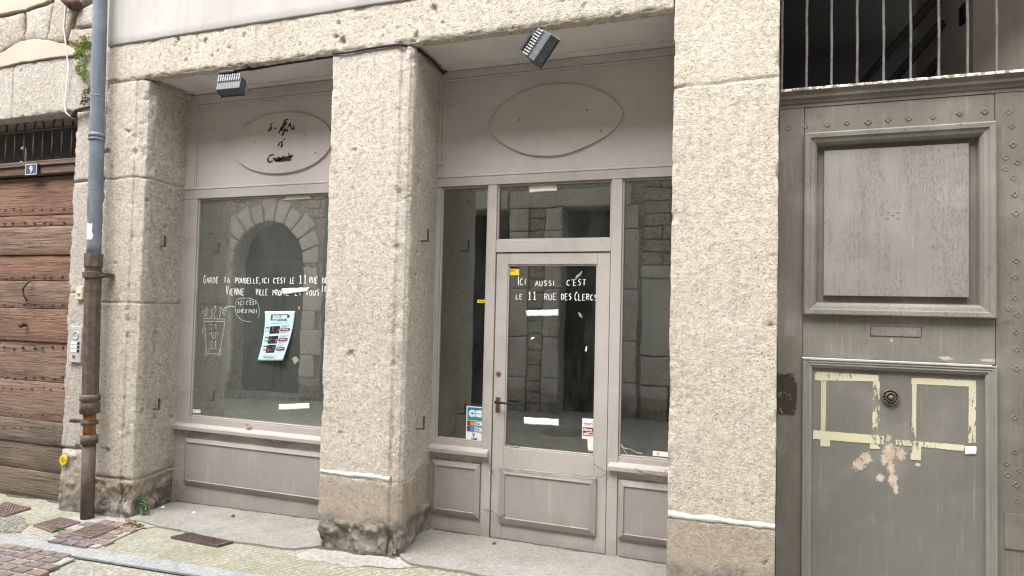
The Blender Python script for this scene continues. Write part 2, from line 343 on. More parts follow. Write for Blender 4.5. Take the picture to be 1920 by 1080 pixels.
# ------------------------------------------------------------------ ground (setting)
def sheet(name, x0, x1, y0, y1, up, mat, n=40, wob=0.0):
    xs = np.linspace(x0, x1, n); ys = np.linspace(y0, y1, n); Xg, Yg = np.meshgrid(xs, ys)
    Zg = gz(Xg)+up+wob*fbm(Xg, Yg, 0*Xg, 1.5, 3, 5)
    o = MB().grid(np.stack([Xg, Yg, Zg], -1)).build(name, mat, smooth=True); return tag(o, kind='structure')
def poly_sheet(name, pts, up, mat, edge=.012, rag=.012, seed=3):
    """flat area with a slightly broken outline, following the slope."""
    P = [np.array(p[:2], float) for p in pts]; out = []
    for i in range(len(P)):
        a, b = P[i], P[(i+1) % len(P)]; L = np.linalg.norm(b-a); n = max(2, int(L/.03))
        for q in range(n):
            p = a+(b-a)*q/n; d = (b-a)/L; nn = np.array([d[1], -d[0]]); out.append(p+nn*rag*float(fbm(p[0], p[1], 0, 7, 3, seed)))
    k = len(out); V = [(p[0], p[1], float(gz(p[0]))+up) for p in out]+[(p[0], p[1], float(gz(p[0]))+up-edge) for p in out]
    F = [tuple(range(k))]+[(i, i+k, (i+1) % k+k, (i+1) % k) for i in range(k)]
    o = MB().add(V, F).build(name, mat); return tag(o, kind='structure')
M_street = concrete('street_aggregate', (.28,.275,.25), (.345,.338,.312), moss=.4)
M_moss = concrete('ribbed_mossy_concrete', (.30,.295,.262), (.365,.36,.32), moss=.7, ribs=True)
M_slab = concrete('threshold_concrete', (.215,.207,.193), (.29,.28,.262), moss=.22, agg=.35, dark=.4)
M_granite = concrete('granite_band', (.265,.28,.297), (.32,.333,.346), agg=.5, dark=.15)
M_patch = concrete('white_mortar', (.32,.31,.29), (.40,.39,.37), agg=.7, moss=.3)
M_asph = concrete('asphalt_patch', (.085,.085,.08), (.13,.13,.115), moss=.3)
sheet('street', -40, 40, -40, 40, -.03, M_street, 120)
def gp(px): return [gnd(*p)[:2] for p in px]
# pavement between the granite band and the facades
b_up0, b_up1 = gnd(0, 998), gnd(450, 1068); b_lo0, b_lo1 = gnd(0, 1018), gnd(400, 1080)
def lin(a, b, x): t = (x-a[0])/(b[0]-a[0]); return a[1]+(b[1]-a[1])*t
bu = lambda x: lin(b_up0, b_up1, x); bl = lambda x: lin(b_lo0, b_lo1, x)
poly_sheet('pavement', [(-12, bu(-12)), (3.5, bu(3.5)), (3.5, .9), (-12, .9)], -.012, M_moss, rag=.004)
poly_sheet('granite_band', [(-12, bl(-12)), (3.5, bl(3.5)), (3.5, bu(3.5)-.006), (-12, bu(-12)-.006)], -.009, M_granite, rag=.004)
L0, L1, L2, L3 = gp([(262, 978), (590, 1032), (640, 1042), (470, 1008)])
poly_sheet('threshold', [(-4.36, .46), (-4.34, -.02), (L0[0], L0[1]), (-3.3, -.13), (-2.75, -.10), (-2.62, .02), (-2.6, .46)], .004, M_slab, edge=.03, rag=.03, seed=8)
poly_sheet('threshold_right', [(-2.12, .57), (-2.04, .05), (-1.9, -.05), (-1.2, -.03), (-.3, -.06), (.15, -.04), (.15, .02), (-.34, .03), (-.34, .57)], .006, M_slab, edge=.03, rag=.03, seed=18)
wp = gp([(100, 990), (110, 968), (250, 962), (300, 985), (205, 990)]); poly_sheet('mortar_patch', wp, -.006, M_patch, rag=.06, seed=33, edge=.004)
poly_sheet('mortar_strip', gp([(590, 1022), (730, 1046), (840, 1040), (790, 1062), (640, 1060), (560, 1040)]), -.0085, M_patch, rag=.07, seed=35, edge=.003)
poly_sheet('asphalt_patch', gp([(-60, 1000), (-60, 972), (30, 962), (62, 980), (40, 996)]), -.0075, M_asph, rag=.04, seed=36, edge=.004)
def inside(p, P):
    c = False
    for i in range(len(P)):
        a, b = P[i], P[i-1]
        if (a[1] > p[1]) != (b[1] > p[1]) and p[0] < (b[0]-a[0])*(p[1]-a[1])/(b[1]-a[1])+a[0]: c = not c
    return c
M_sett = [concrete('brick_sett_%s' % w, c1, c2, agg=.2, moss=.25, dark=.35) for w, c1, c2 in (('red', (.185,.128,.112), (.235,.165,.145)), ('purple', (.14,.115,.122), (.185,.15,.157)), ('tan', (.225,.175,.15), (.27,.215,.185)))]
def setts(name, px, up, L, W, seed):
    P = gp(px); rng = random.Random(seed); mb = MB(); X0, X1 = min(p[0] for p in P), max(p[0] for p in P); Y0, Y1 = min(p[1] for p in P), max(p[1] for p in P); j = 0; y = Y0
    sl = (b_up1[1]-b_up0[1])/(b_up1[0]-b_up0[0])        # courses run with the kerb band
    poly_sheet(name+'_bed', P, up-.008, M_patch, rag=.01, seed=seed)
    for j in range(int((Y1-Y0+1.2)/W)):
        x = X0-.2-.5*L*(j % 2)
        while x < X1+.2:
            w = L*rng.uniform(.9, 1.1); yb = Y0-.6+j*W; g = .008; dz = rng.uniform(-.002, .002); hh = up+dz
            q = [np.array((xx, yy+sl*(xx-X0))) for xx, yy in ((x+g, yb+g), (x+w-g, yb+g), (x+w-g, yb+W-g), (x+g, yb+W-g))]; cen = sum(q)/4
            if inside(cen, P):
                q = [p+np.array([rng.uniform(-.004, .004), rng.uniform(-.003, .003)]) for p in q]
                V = [(p[0], p[1], float(gz(p[0]))+hh-.02) for p in q]+[(*(p+(cen-p)*.03), float(gz(p[0]))+hh-.003) for p in q]+[(*(p+(cen-p)*.10), float(gz(p[0]))+hh) for p in q]
                mb.add(V, [(0,1,5,4),(1,2,6,5),(2,3,7,6),(3,0,4,7),(4,5,9,8),(5,6,10,9),(6,7,11,10),(7,4,8,11),(8,9,10,11)], rng.choice([0, 0, 1, 1, 2]))
            x += w
    return tag(mb.build(name, M_sett), kind='structure')
setts('brick_paving', [(-260, 1130), (45, 1085), (142, 1043), (0, 1020), (-60, 1015)], -.004, .125, .082, 4)
setts('brick_paving_strip', [(88, 1011), (180, 1026), (268, 988), (225, 975), (150, 985)], .006, .125, .08, 5)

def cover(px, label, name='inspection_cover', cat='manhole cover', rows=6, cols=8, group=None, mat=None, up=0.0):
    mat = mat or M_plate
    a, b, c, d = [np.array(p) for p in gp(px)]; zc = lambda p: float(gz(p[0]))+up; cen = (a+b+c+d)/4
    t = thing(name, (cen[0], cen[1], zc(cen)), label, cat, group)
    def rim(s0, h0, h1):
        q = [cen+(p-cen)*s0 for p in (a, b, c, d)]; return [(p[0], p[1], zc(p)+h0) for p in q]+[(p[0], p[1], zc(p)+h1) for p in q]
    V = rim(1, -.02, .006); Vi = rim(.90, -.02, .0062)
    MB().add(V+Vi, [(0,1,5,4),(1,2,6,5),(2,3,7,6),(3,0,4,7),(4,5,13,12),(5,6,14,13),(6,7,15,14),(7,4,12,15),(8,9,13,12),(9,10,14,13),(10,11,15,14),(11,8,12,15)]).build('frame', mat, t)
    mb = MB(); q = [cen+(p-cen)*.885 for p in (a, b, c, d)]; f = lambda u, v: q[0]+(q[1]-q[0])*u+(q[3]-q[0])*v+(q[0]-q[1]+q[2]-q[3])*u*v
    mb.add([(p[0], p[1], zc(p)-.006) for p in q], [(0,1,2,3)], 0)
    for i in range(cols):
        for j in range(rows):
            pp = [f((i+u)/cols, (j+v)/rows) for u, v in ((.16,.16),(.84,.16),(.84,.84),(.16,.84))]
            mb.add([(p[0], p[1], zc(p)-.006) for p in pp]+[(*(p+(sum(pp)/4-p)*.2), zc(p)+.008) for p in pp], [(0,1,5,4),(1,2,6,5),(2,3,7,6),(3,0,4,7),(4,5,6,7)], 1)
    mb.build('lid', [M_studdark, mat], t); return t
cover([(62, 984), (98, 997), (151, 979), (115, 970)], 'small square iron cover in pale mortar below the drainpipe')
cover([(128, 1004), (170, 1012), (224, 991), (182, 983)], 'square iron cover set among brick setts by the kerb band', up=.012)
cover([(-30, 966), (8, 968), (58, 952), (10, 941)], 'iron cover in front of the plank door, cut by the frame')
cover([(320, 1007), (408, 1024), (437, 1016), (352, 999)], 'long rusty mesh grating in mossy pavement before the left shop window', 'drain_grating', 'grating', rows=6, cols=20, mat=M_grate)

# dirt gathered where the fronts meet the ground, also painting in contact shade
M_dirt_shade = plain('dirt_and_shade', (.085,.072,.058), .95, .3)
def dirt_shade_line(x0, x1, y, up, w, seed):
    xs = np.linspace(x0, x1, 160); ww = np.clip(w*(.5+1.6*fbm(xs, 0*xs, 0*xs, 6, 4, seed)), .002, .06); zz = gz(xs)+up
    G = np.stack([np.stack([xs, np.full(160, y+.03), zz+.004], -1), np.stack([xs, np.full(160, y-.002), zz+.004+.003*fbm(xs, 0*xs, 0*xs, 20, 2, seed)], -1), np.stack([xs, y-ww, zz+.0008], -1), np.stack([xs, y-ww-.002, zz-.004], -1)])
    return tag(MB().grid(G).build('dirt_shade_strip', M_dirt_shade, smooth=True), kind='structure')
dirt_shade_line(-4.36, -2.63, .453, .004, .016, 3); dirt_shade_line(-2.06, -.36, .562, .006, .018, 5); dirt_shade_line(-2.66, -2.06, .012, -.008, .03, 7); dirt_shade_line(-8.2, -5.09, .15, -.010, .03, 9); dirt_shade_line(-5.08, -4.36, .0, -.010, .035, 11)

# ------------------------------------------------------------------ the shop building of pale limestone
bld = thing('stone_building', (-2.3, 0, 0), 'pale limestone shop building with two bays between thick pillars', 'building')
def low_break(zc, amp, seed):
    def f(X, Y, Z, cf):
        w = np.clip((zc+.04*fbm(X, Y, 0*Z, 6, 2, seed)-Z)/.03, 0, 1)
        return w*(amp*fbm(X, Y, Z, 11, 4, seed+1)-.4*amp+.012) - w*cf*.03*np.clip(fbm(X, Y, Z, 14, 2, seed+2)+.3, 0, 1)
    return f
# left pillar: front, broad chamfer, reveal
plp = swept([(-4.77, 0), (-4.455, 0), (-4.450, .010), (-4.436, .010), (-4.430, .002), (-4.375, .018), (-4.350, .026), (-4.342, .07), (-4.415, .52), (-4.77, .52)], -.12, 3.325, fine={0, 1, 2, 3, 4, 5, 6, 7}, pits=90, seed=3, joints=((2.565, .006, .014), (1.59, .006, .014), (.235, .008, .012)), extra=low_break(.21, .05, 5), corner=.003)
plp.build('pillar', M_stone_dark, bld, smooth=True)['label'] = 'left pillar of stacked blocks with a broad chamfer, dark at its foot'
# middle pillar
pm = swept([(-2.645, 0), (-2.118, 0), (-2.112, .012), (-2.098, .014), (-2.092, .006), (-2.052, .016), (-2.045, .030), (-2.034, .034), (-2.03, .060), (-2.105, .60), (-2.60, .60)], -.06, 3.325, fine={0, 1, 2, 3, 4, 5, 6, 7, 8, 10}, pits=80, seed=7, joints=((.468, .006, .004),), extra=low_break(.19, .055, 9), corner=.003)
pmo = pm.build('pillar', M_stone, bld, smooth=True); pmo['label'] = 'middle pillar with white mortar line and broken grey foot'
pr_ = swept([(-.358, 0), (.200, 0), (.215, .56), (-.30, .60)], -.06, 3.90, fine={0, 1, 3}, pits=60, seed=12, joints=((2.885, .006, .010), (.475, .006, .003)), extra=low_break(.10, .03, 15), corner=.004)
pro = pr_.build('pillar', M_rightstone, bld, smooth=True); pro['label'] = 'right cream pillar with white mortar line beside the carriage gate'
def mortar_line(x0, x1, z, seed, par):
    n = 90; mb = MB(); xs = np.linspace(x0, x1, n); w = .015+.008*fbm(xs, 0*xs, 0*xs+seed, 25, 3, seed); zc = z+.006*fbm(xs, 0*xs, 0*xs, 9, 3, seed+3)
    G = np.stack([np.stack([xs, 0*xs+yy, zc+w*kk], -1) for yy, kk in ((.004, -1), (-.002, -.9), (-.0045, 0), (-.002, .9), (.004, 1))], 0); mb.grid(G)
    return mb.build('mortar_line', plain('white_mortar_line', (.80,.79,.76), .9, .1), par, smooth=True)
mortar_line(-2.64, -2.108, .492, 2, pmo); mortar_line(-.352, .197, .492, 4, pro)
# lintel: front face, ragged lower edge, patched underside
def ragged(X, Y, Z, cf): return -cf*.012*np.clip(fbm(X, Y, 0*Z, 22, 3, 44)+.6, 0, 1.6)*(Z < 3.4)
pl = swept([(0, 3.345), (0, 3.632), (.085, 3.632), (.085, 3.335), (.06, 3.330), (.03, 3.327)], -4.77, -.362, 'x', fine={0, 3, 4, 5}, pits=110, seed=21, extra=ragged, corner=.004)
pl.build('lintel', M_lintel, bld, smooth=True)
sp = MB(); xs = np.linspace(-4.77, -.362, 300)
zb = 3.634+.004*fbm(xs, 0*xs, 0*xs, 3, 3, 61)
Gp = [np.stack([xs, 0*xs-.010, np.full_like(xs, 7.2)], -1)]
zz = np.linspace(7.0, 3.70, 60)
for z in zz: Gp.append(np.stack([xs, -.010+.004*fbm(xs, 0*xs, 0*xs+z, 2.5, 3, 62), np.full_like(xs, z)], -1))
Gp.append(np.stack([xs, 0*xs-.010, zb+.01], -1)); Gp.append(np.stack([xs, 0*xs-.006, zb], -1)); Gp.append(np.stack([xs, 0*xs+.30, zb], -1)); Gp.append(np.stack([xs, 0*xs+.30, np.full_like(xs, 7.2)], -1))
sp.grid(np.array(Gp)); wl = sp.build('plaster_wall', M_plaster, bld, smooth=True)
MB().box(-4.765, -.365, .09, .285, 3.39, 7.19).box(-4.765, -.365, .286, .62, 3.385, 3.60).box(-4.765, -4.36, .095, .60, 3.30, 3.388).box(-2.63, -2.075, .095, .60, 3.30, 3.387).build('hidden_core_fill', M_lintel, bld)  # unseen fill added behind the lintel to stop sky light leaking in
MB().box(-.362, 6.0, .002, .30, 3.905, 7.2).build('upper_wall', M_plaster, bld)
MB().box(-4.77, 6.0, -.35, .9, 7.203, 7.4).build('eaves', M_iron, bld)
# shop interior (dark, unlit room behind the glass)
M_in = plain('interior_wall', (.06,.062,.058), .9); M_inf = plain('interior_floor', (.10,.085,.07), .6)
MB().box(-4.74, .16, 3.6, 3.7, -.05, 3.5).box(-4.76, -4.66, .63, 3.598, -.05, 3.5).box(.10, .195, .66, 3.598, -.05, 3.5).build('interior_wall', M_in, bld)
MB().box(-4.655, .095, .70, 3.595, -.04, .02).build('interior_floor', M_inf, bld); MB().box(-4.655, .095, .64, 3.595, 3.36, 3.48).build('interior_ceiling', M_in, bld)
# iron shutter brackets let into the reveals
def bracket(px, yb, par, lab):
    P = at(*px, yb); x, z = P[0], P[2]; mb = MB()
    mb.box(x-.05, x+.035, yb-.008, yb+.008, z-.004, z+.004).box(x+.030, x+.036, yb-.010, yb+.010, z-.003, z+.085)
    o = mb.build('bracket', M_iron, par, bevel=.001); o['label'] = lab
P_left = [o for o in bld.children if o.name.startswith('pillar')][0]
bracket((303, 462), .20, P_left, 'upper rusty iron bracket'); bracket((292, 767), .20, P_left, 'lower rusty iron bracket')
bracket((794, 452), .24, pmo, 'upper rusty iron bracket'); bracket((786, 804), .24, pmo, 'lower black iron bracket')

# ------------------------------------------------------------------ wooden shopfronts
def frame_bars(mb, x0, x1, z0, z1, w, y0, y1):      # four bars round an opening, butted
    mb.box(x0, x0+w, y0, y1, z0, z1); mb.box(x1-w, x1, y0, y1, z0, z1); mb.box(x0+w, x1-w, y0, y1, z1-w, z1); mb.box(x0+w, x1-w, y0, y1, z0, z0+w)
def raised_panel(mb, x0, x1, z0, z1, y, lift=.022, bev=.042):
    # raised field with wide sloping edges
    a = [(x0, z0), (x1, z0), (x1, z1), (x0, z1)]; b = [(x0+bev, z0+bev), (x1-bev, z0+bev), (x1-bev, z1-bev), (x0+bev, z1-bev)]
    V = [(p[0], y, p[1]) for p in a]+[(p[0], y-lift*.55, p[1]) for p in a]+[(p[0], y-lift, p[1]) for p in b]+[(p[0]+(.004 if i in (0,3) else -.004), y-lift*.72, p[1]+(.004 if i < 2 else -.004)) for i, p in enumerate(b)]
    F = [(i, (i+1) % 4, (i+1) % 4+4, i+4) for i in range(4)]+[(i+4, (i+1) % 4+4, (i+1) % 4+8, i+8) for i in range(4)]+[(i+8, (i+1) % 4+8, (i+1) % 4+12, i+12) for i in range(4)]+[(12, 13, 14, 15)]
    mb.add(V, F)
def pane(name, x0, x1, z0, z1, y, par, mat):
    return MB().box(x0, x1, y, y+.006, z0, z1).build(name, mat, par)
def sill(par, x0, x1, z0, z1, y, out):
    V = []
    prof = [(y, z1+.012), (y-out, z1-.004), (y-out-.006, z1-.014), (y-out-.004, z0+.004), (y-out+.012, z0), (y, z0+.002)]
    mb = MB(); k = len(prof); V = [(x0, *p) for p in prof]+[(x1, *p) for p in prof]
    mb.add(V, [tuple(range(k)), tuple(range(2*k-1, k-1, -1))]+[(i, (i+1) % k, (i+1) % k+k, i+k) for i in range(k)])
    return mb.build('sill', M_mauve, par, bevel=.002)

YL = .45
lf = thing('shopfront', (-3.5, YL, 0), 'mauve-grey wooden shopfront with one large window, between left and middle pillars', 'shopfront')
f = MB(); X0, X1 = -4.43, -2.605
f.box(X0, -4.257, YL, YL+.07, .60, 2.466); f.box(-2.75, X1, YL, YL+.07, .60, 2.466); f.box(-4.257, -2.75, YL+.004, YL+.07, .60, .662)
f.box(X0, X1, YL-.002, YL+.07, 2.468, 2.542)
f.box(X0, X1, YL+.006, YL+.07, -.09, .598)
f.build('frame', M_mauve, lf, bevel=.003)
g = MB(); frame_bars(g, -4.257, -2.75, .662, 2.466, .012, YL+.012, YL+.04); g.build('glazing_bead', M_mauve, lf, bevel=.003)
pane('window_pane', -4.246, -2.76, .672, 2.456, YL+.03, lf, M_glass)
b = MB(); b.box(X0, X1, YL+.012, YL+.06, 2.544, 3.345); b.box(X0, -4.305, YL-.002, YL+.010, 2.548, 3.345); b.box(-4.305, X1, YL-.002, YL+.010, 3.262, 3.345)
b.build('sign_board', M_board, lf, bevel=.003)
g = MB(); frame_bars(g, -4.303, -2.61, 2.546, 3.260, .014, YL+.001, YL+.011); g.build('moulding', M_board, lf, bevel=.004)
MB().box(-4.333, -2.60, .09, YL+.06, 3.350, 3.375).box(-4.33, -2.60, YL-.085, YL-.07, 3.340, 3.349).build('soffit', M_soff, lf)
sill(lf, -4.435, -2.61, .553, .598, YL+.005, .035)
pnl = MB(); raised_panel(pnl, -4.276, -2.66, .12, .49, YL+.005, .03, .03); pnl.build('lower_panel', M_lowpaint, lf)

YR = .56
rf = thing('shopfront', (-1.2, YR, 0), 'mauve-grey wooden shopfront with glazed door and narrow side windows', 'shopfront')
f = MB(); X0, X1 = -2.118, -.315
f.box(X0, -2.068, YR, YR+.07, .612, 2.492); f.box(-1.694, -1.626, YR-.004, YR+.07, 0, 2.492); f.box(-.803, -.732, YR-.004, YR+.07, 0, 2.492)
f.box(-.345, X1, YR, YR+.07, .612, 2.492); f.box(-2.068, -1.694, YR+.003, YR+.07, .612, .655); f.box(-.732, -.345, YR+.003, YR+.07, .612, .655)
f.box(-1.626, -.803, YR-.001, YR+.07, 2.008, 2.092); f.box(X0, X1, YR-.006, YR+.07, 2.494, 2.556)
f.box(X0, -1.694, YR+.006, YR+.07, -.02, .61); f.box(-.732, X1, YR+.006, YR+.07, -.02, .61)
f.build('frame', M_mauve, rf, bevel=.003)
g = MB()
for x0, x1, z0, z1 in ((-2.068, -1.694, .655, 2.492), (-1.626, -.803, 2.092, 2.492), (-.732, -.345, .655, 2.492)): frame_bars(g, x0, x1, z0, z1, .012, YR+.012, YR+.04)
g.build('glazing_bead', M_mauve, rf, bevel=.003)
for x0, x1, z0, z1 in ((-2.056, -1.706, .667, 2.480), (-1.614, -.815, 2.104, 2.480), (-.720, -.357, .667, 2.480)): pane('window_pane', x0, x1, z0, z1, YR+.03, rf, M_glass_door)
b = MB(); b.box(X0, X1, YR+.012, YR+.06, 2.558, 3.349); b.box(X0, -2.075, YR-.004, YR+.010, 2.562, 3.349); b.box(-2.075, X1, YR-.004, YR+.010, 3.296, 3.349)
b.build('sign_board', M_board, rf, bevel=.003)
g = MB(); frame_bars(g, -2.073, -.33, 2.560, 3.294, .014, YR, YR+.011); g.build('moulding', M_board, rf, bevel=.004)
MB().box(-2.04, -.34, .09, YR+.06, 3.352, 3.378).box(-2.05, -.34, YR-.10, YR-.085, 3.342, 3.351).build('soffit', M_soff, rf)
sill(rf, -2.125, -1.64, .563, .607, YR+.005, .04); sill(rf, -.79, -.32, .563, .607, YR+.005, .04)
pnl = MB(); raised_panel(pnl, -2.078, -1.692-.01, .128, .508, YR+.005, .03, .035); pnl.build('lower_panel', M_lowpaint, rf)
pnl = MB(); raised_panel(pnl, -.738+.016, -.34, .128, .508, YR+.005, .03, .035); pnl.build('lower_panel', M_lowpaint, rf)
# glazed door
dr = MB(); YD = YR+.008
dr.box(-1.621, -1.535, YD, YD+.045, .006, 2.002); dr.box(-.893, -.808, YD, YD+.045, .006, 2.002); dr.box(-1.535, -.893, YD, YD+.045, 1.922, 2.002); dr.box(-1.535, -.893, YD, YD+.045, .006, .640)
door = dr.build('door', M_mauve, rf, bevel=.003)
g = MB(); frame_bars(g, -1.535, -.893, .640, 1.922, .010, YD+.006, YD+.03); g.build('glazing_bead', M_mauve, door, bevel=.003)
pane('window_pane', -1.526, -.902, .649, 1.913, YD+.02, door, M_glass_door)
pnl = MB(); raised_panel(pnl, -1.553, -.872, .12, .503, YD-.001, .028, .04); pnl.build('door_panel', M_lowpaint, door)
h = MB(); hx, hz = -1.585, .955
h.box(hx-.017, hx+.017, YD-.006, YD-.001, hz-.075, hz+.03); h.build('handle_plate', M_brass, door, bevel=.002)
h = MB(); h.tube([(hx, YD-.002, hz), (hx, YD-.05, hz)], .010, 10).tube([(hx, YD-.045, hz), (hx+.03, YD-.052, hz+.001), (hx+.075, YD-.05, hz-.002), (hx+.115, YD-.046, hz-.004)], [.010, .010, .008, .008], 10); h.build('handle', M_black, door, smooth=True)
MB().lathe([(0, -.008), (.012, -.008), (.017, -.005), (.018, 0)], (-1.586, YD-.001, 1.150), n=20).build('lock', M_brass, door, smooth=True)

# ------------------------------------------------------------------ oval sign boards
M_oval = paint('oval_board_paint', (.50,.457,.432), dusty=(.48,.44,.41), k=.5)
def oval(poly, y, th, label):
    c = np.mean(np.array(poly), 0); t = thing('oval_sign', (c[0], y+th, c[1]), label, 'sign')
    MB().plate(poly, y, y+th).build('board', M_oval, t, bevel=.002)
    for dx, dz in ((-.26, .02), (.23, .05), (.33, -.10)):
        MB().lathe([(0, -.003), (.004, -.003), (.006, 0)], (c[0]+dx, y, c[1]+dz), n=8).build('screw', M_iron, t)
    return t
def smooth_poly(P, n=120):
    P = np.array(P); k = len(P); out = []
    for i in range(k):
        p0, p1, p2, p3 = P[i-1], P[i], P[(i+1) % k], P[(i+2) % k]
        for q in range(max(1, n//k)):
            t = q/max(1, n//k); out.append(.5*((2*p1)+(p2-p0)*t+(2*p0-5*p1+4*p2-p3)*t*t+(3*p1-p0-3*p2+p3)*t**3))
    return [tuple(p) for p in out]
zr = [(450,670),(465,628),(500,580),(590,510),(700,464),(800,449),(880,447),(960,460),(1040,488),(1100,525),(1145,570),(1160,605),(1135,660),(1080,715),(1000,762),(900,805),(820,826),(740,831),(650,822),(560,790),(500,750),(465,715)]
outl = [at(760+x/2.842, y/2.842, YR)[[0, 2]] for x, y in zr]
oval(smooth_poly(outl[::-1]), YR-.004, .015, 'large blank taupe oval board above the glazed shop door')
el = [(-3.43+.475*math.copysign(abs(math.cos(a))**.97, math.cos(a)), 2.883+.243*math.sin(a)) for a in np.linspace(0, 2*math.pi, 110, endpoint=False)]
ov = oval(el, YL-.004, .015, 'taupe oval board with flaking maroon script above the left shop window')
def ribbon(mb, pts, w, y, seed=1, taper=True, mi=0, rag=.25):
    P = np.array(pts, float); Q = []
    for i in range(len(P)-1):
        n = max(2, int(np.linalg.norm(P[i+1]-P[i])/.006)); Q += [P[i]+(P[i+1]-P[i])*q/n for q in range(n)]
    Q.append(P[-1]); Q = np.array(Q)
    D = np.gradient(Q, axis=0) if len(Q) > 2 else np.repeat((Q[-1]-Q[0])[None], len(Q), 0); D /= (np.linalg.norm(D, axis=1)[:, None]+1e-9); Nn = np.stack([-D[:, 1], D[:, 0]], 1)
    wv = w*.5*(1+rag*fbm(Q[:, 0], Q[:, 1], 0*Q[:, 0]+seed, 60, 2, seed))
    if taper: e = np.minimum(np.arange(len(Q)), np.arange(len(Q))[::-1]); wv = wv*np.clip(.55+.25*e, 0, 1)
    A = Q+Nn*wv[:, None]; B = Q-Nn*wv[:, None]; k = len(Q)
    V = [(a[0], y, a[1]) for a in A]+[(b[0], y, b[1]) for b in B]
    mb.add(V, [(i, i+1, k+i+1, k+i) for i in range(k-1)], mi)
z4 = lambda x, y: at(340+x/2.842, y/2.842, YL)[[0, 2]]
mb = MB()
for w, pts in ((.016, [(462,700),(478,690),(480,660),(494,656)]), (.022, [(466,694),(486,680)]), (.014, [(496,690),(502,680),(508,692)]), (.016, [(520,712),(530,690),(556,640),(574,636)]), (.024, [(532,700),(548,672),(566,650)]), (.02, [(540,726),(552,690),(570,700)]), (.02, [(562,690),(582,660),(590,690),(604,684)]), (.014, [(598,668),(606,690)]),
               (.014, [(514,784),(528,760),(540,756),(534,784),(544,776)]), (.012, [(540,752),(558,738)]), (.012, [(534,790),(546,768)]),
               (.018, [(496,824),(474,830),(462,850),(470,866),(492,858)]), (.032, [(490,848),(520,850),(560,842),(590,836)]), (.026, [(500,858),(540,856),(590,852)]), (.018, [(520,838),(532,848),(548,832),(560,846)]), (.022, [(574,815),(580,840),(598,828)])):
    ribbon(mb, [z4(*p) for p in pts], w*.72, YL-.0046, seed=len(pts), rag=.9)
mb.build('lettering', M_maroon, ov)

# ------------------------------------------------------------------ handwriting on the glass
GL = {'A': [[(0,0),(.5,1),(1,0)],[(.2,.38),(.8,.38)]], 'B': [[(0,0),(0,1),(.75,.95),(.8,.6),(0,.52)],[(.0,.52),(.9,.45),(.85,.05),(0,0)]], 'C': [[(.95,.85),(.5,1),(.05,.6),(.1,.2),(.5,0),(.95,.12)]], 'D': [[(0,0),(0,1),(.7,.85),(.95,.45),(.7,.1),(0,0)]], 'E': [[(.9,1),(0,1),(0,0),(.9,0)],[(0,.52),(.75,.52)]], 'G': [[(.95,.85),(.5,1),(.05,.6),(.1,.15),(.5,0),(.95,.2),(.95,.45),(.55,.45)]], 'H': [[(0,0),(0,1)],[(.9,0),(.9,1)],[(0,.5),(.9,.5)]], 'I': [[(.5,0),(.5,1)]], 'L': [[(0,1),(0,0),(.85,0)]], 'M': [[(0,0),(.1,1),(.5,.4),(.9,1),(1,0)]], 'N': [[(0,0),(0,1),(.9,0),(.9,1)]], 'O': [[(.5,1),(.05,.6),(.15,.1),(.5,0),(.9,.2),(.9,.75),(.5,1)]], 'P': [[(0,0),(0,1),(.85,.9),(.85,.55),(0,.48)]], 'R': [[(0,0),(0,1),(.85,.9),(.8,.55),(0,.48)],[(.3,.48),(.95,0)]], 'S': [[(.9,.9),(.4,1),(.05,.75),(.85,.35),(.6,.02),(.05,.1)]], 'T': [[(0,1),(1,1)],[(.5,1),(.5,0)]], 'U': [[(0,1),(.05,.15),(.45,0),(.85,.15),(.9,1)]], 'V': [[(0,1),(.45,0),(.95,1)]], 'Z': [[(0,1),(.9,1),(0,0),(.95,0)]], '1': [[(.1,.75),(.5,1),(.5,0)],[(.1,0),(.9,0)]], "'": [[(.5,1.05),(.4,.8)]], ',': [[(.5,.1),(.3,-.3)]], '.': [[(.35,.02),(.6,.02)],[(.35,.10),(.6,.10)]], '!': [[(.5,1.15),(.5,.3)],[(.48,.02),(.54,.08)]], '3': [[(.1,.95),(.6,1),(.8,.75),(.35,.55),(.85,.35),(.6,.02),(.05,.1)]], '0': [[(.5,1),(.1,.6),(.2,.1),(.6,.02),(.9,.4),(.8,.85),(.5,1)]]}
def hand(mb, word0, xa, xb, yb, ht, Y, w, seed=1):          # word between two photo columns, baseline and height in photo pixels
    word = word0.lstrip('^'); A, B, T = at(xa, yb, Y), at(xb, yb, Y), at(xa, yb-ht, Y); H = T[2]-A[2]; L = B[0]-A[0]; rng = random.Random(seed)
    adv = [.5 if c in "'.,!I" else (.7 if c == '1' else 1.0) for c in word]; tot = sum(adv); x = 0
    for c, a in zip(word, adv):
        cw = L*a/tot; hh = H*(1+rng.uniform(-.06, .08))*(1.4 if (x == 0 and word0[0] == '^') else 1); dz = rng.uniform(-.04, .04)*H; sl = rng.uniform(-.04, .10)
        for st in GL[c]:
            pts = [(A[0]+x+cw*(.06+.70*px)+sl*pz*hh*.5 if c not in "I'.,!" else A[0]+x+cw*(.5*px+.2), A[2]+dz+(B[2]-A[2])*(x/L)+pz*hh) for px, pz in st]
            ribbon(mb, pts, w, Y, seed=rng.randint(0, 99), rag=.35)
        x += cw
YGL = YL+.0285; YGD = YD+.0185; YGR = YR+.0285
pane_l = [o for o in lf.children if o.name.startswith('window_pane')][0]; pane_d = [o for o in door.children if o.name.startswith('window_pane')][0]
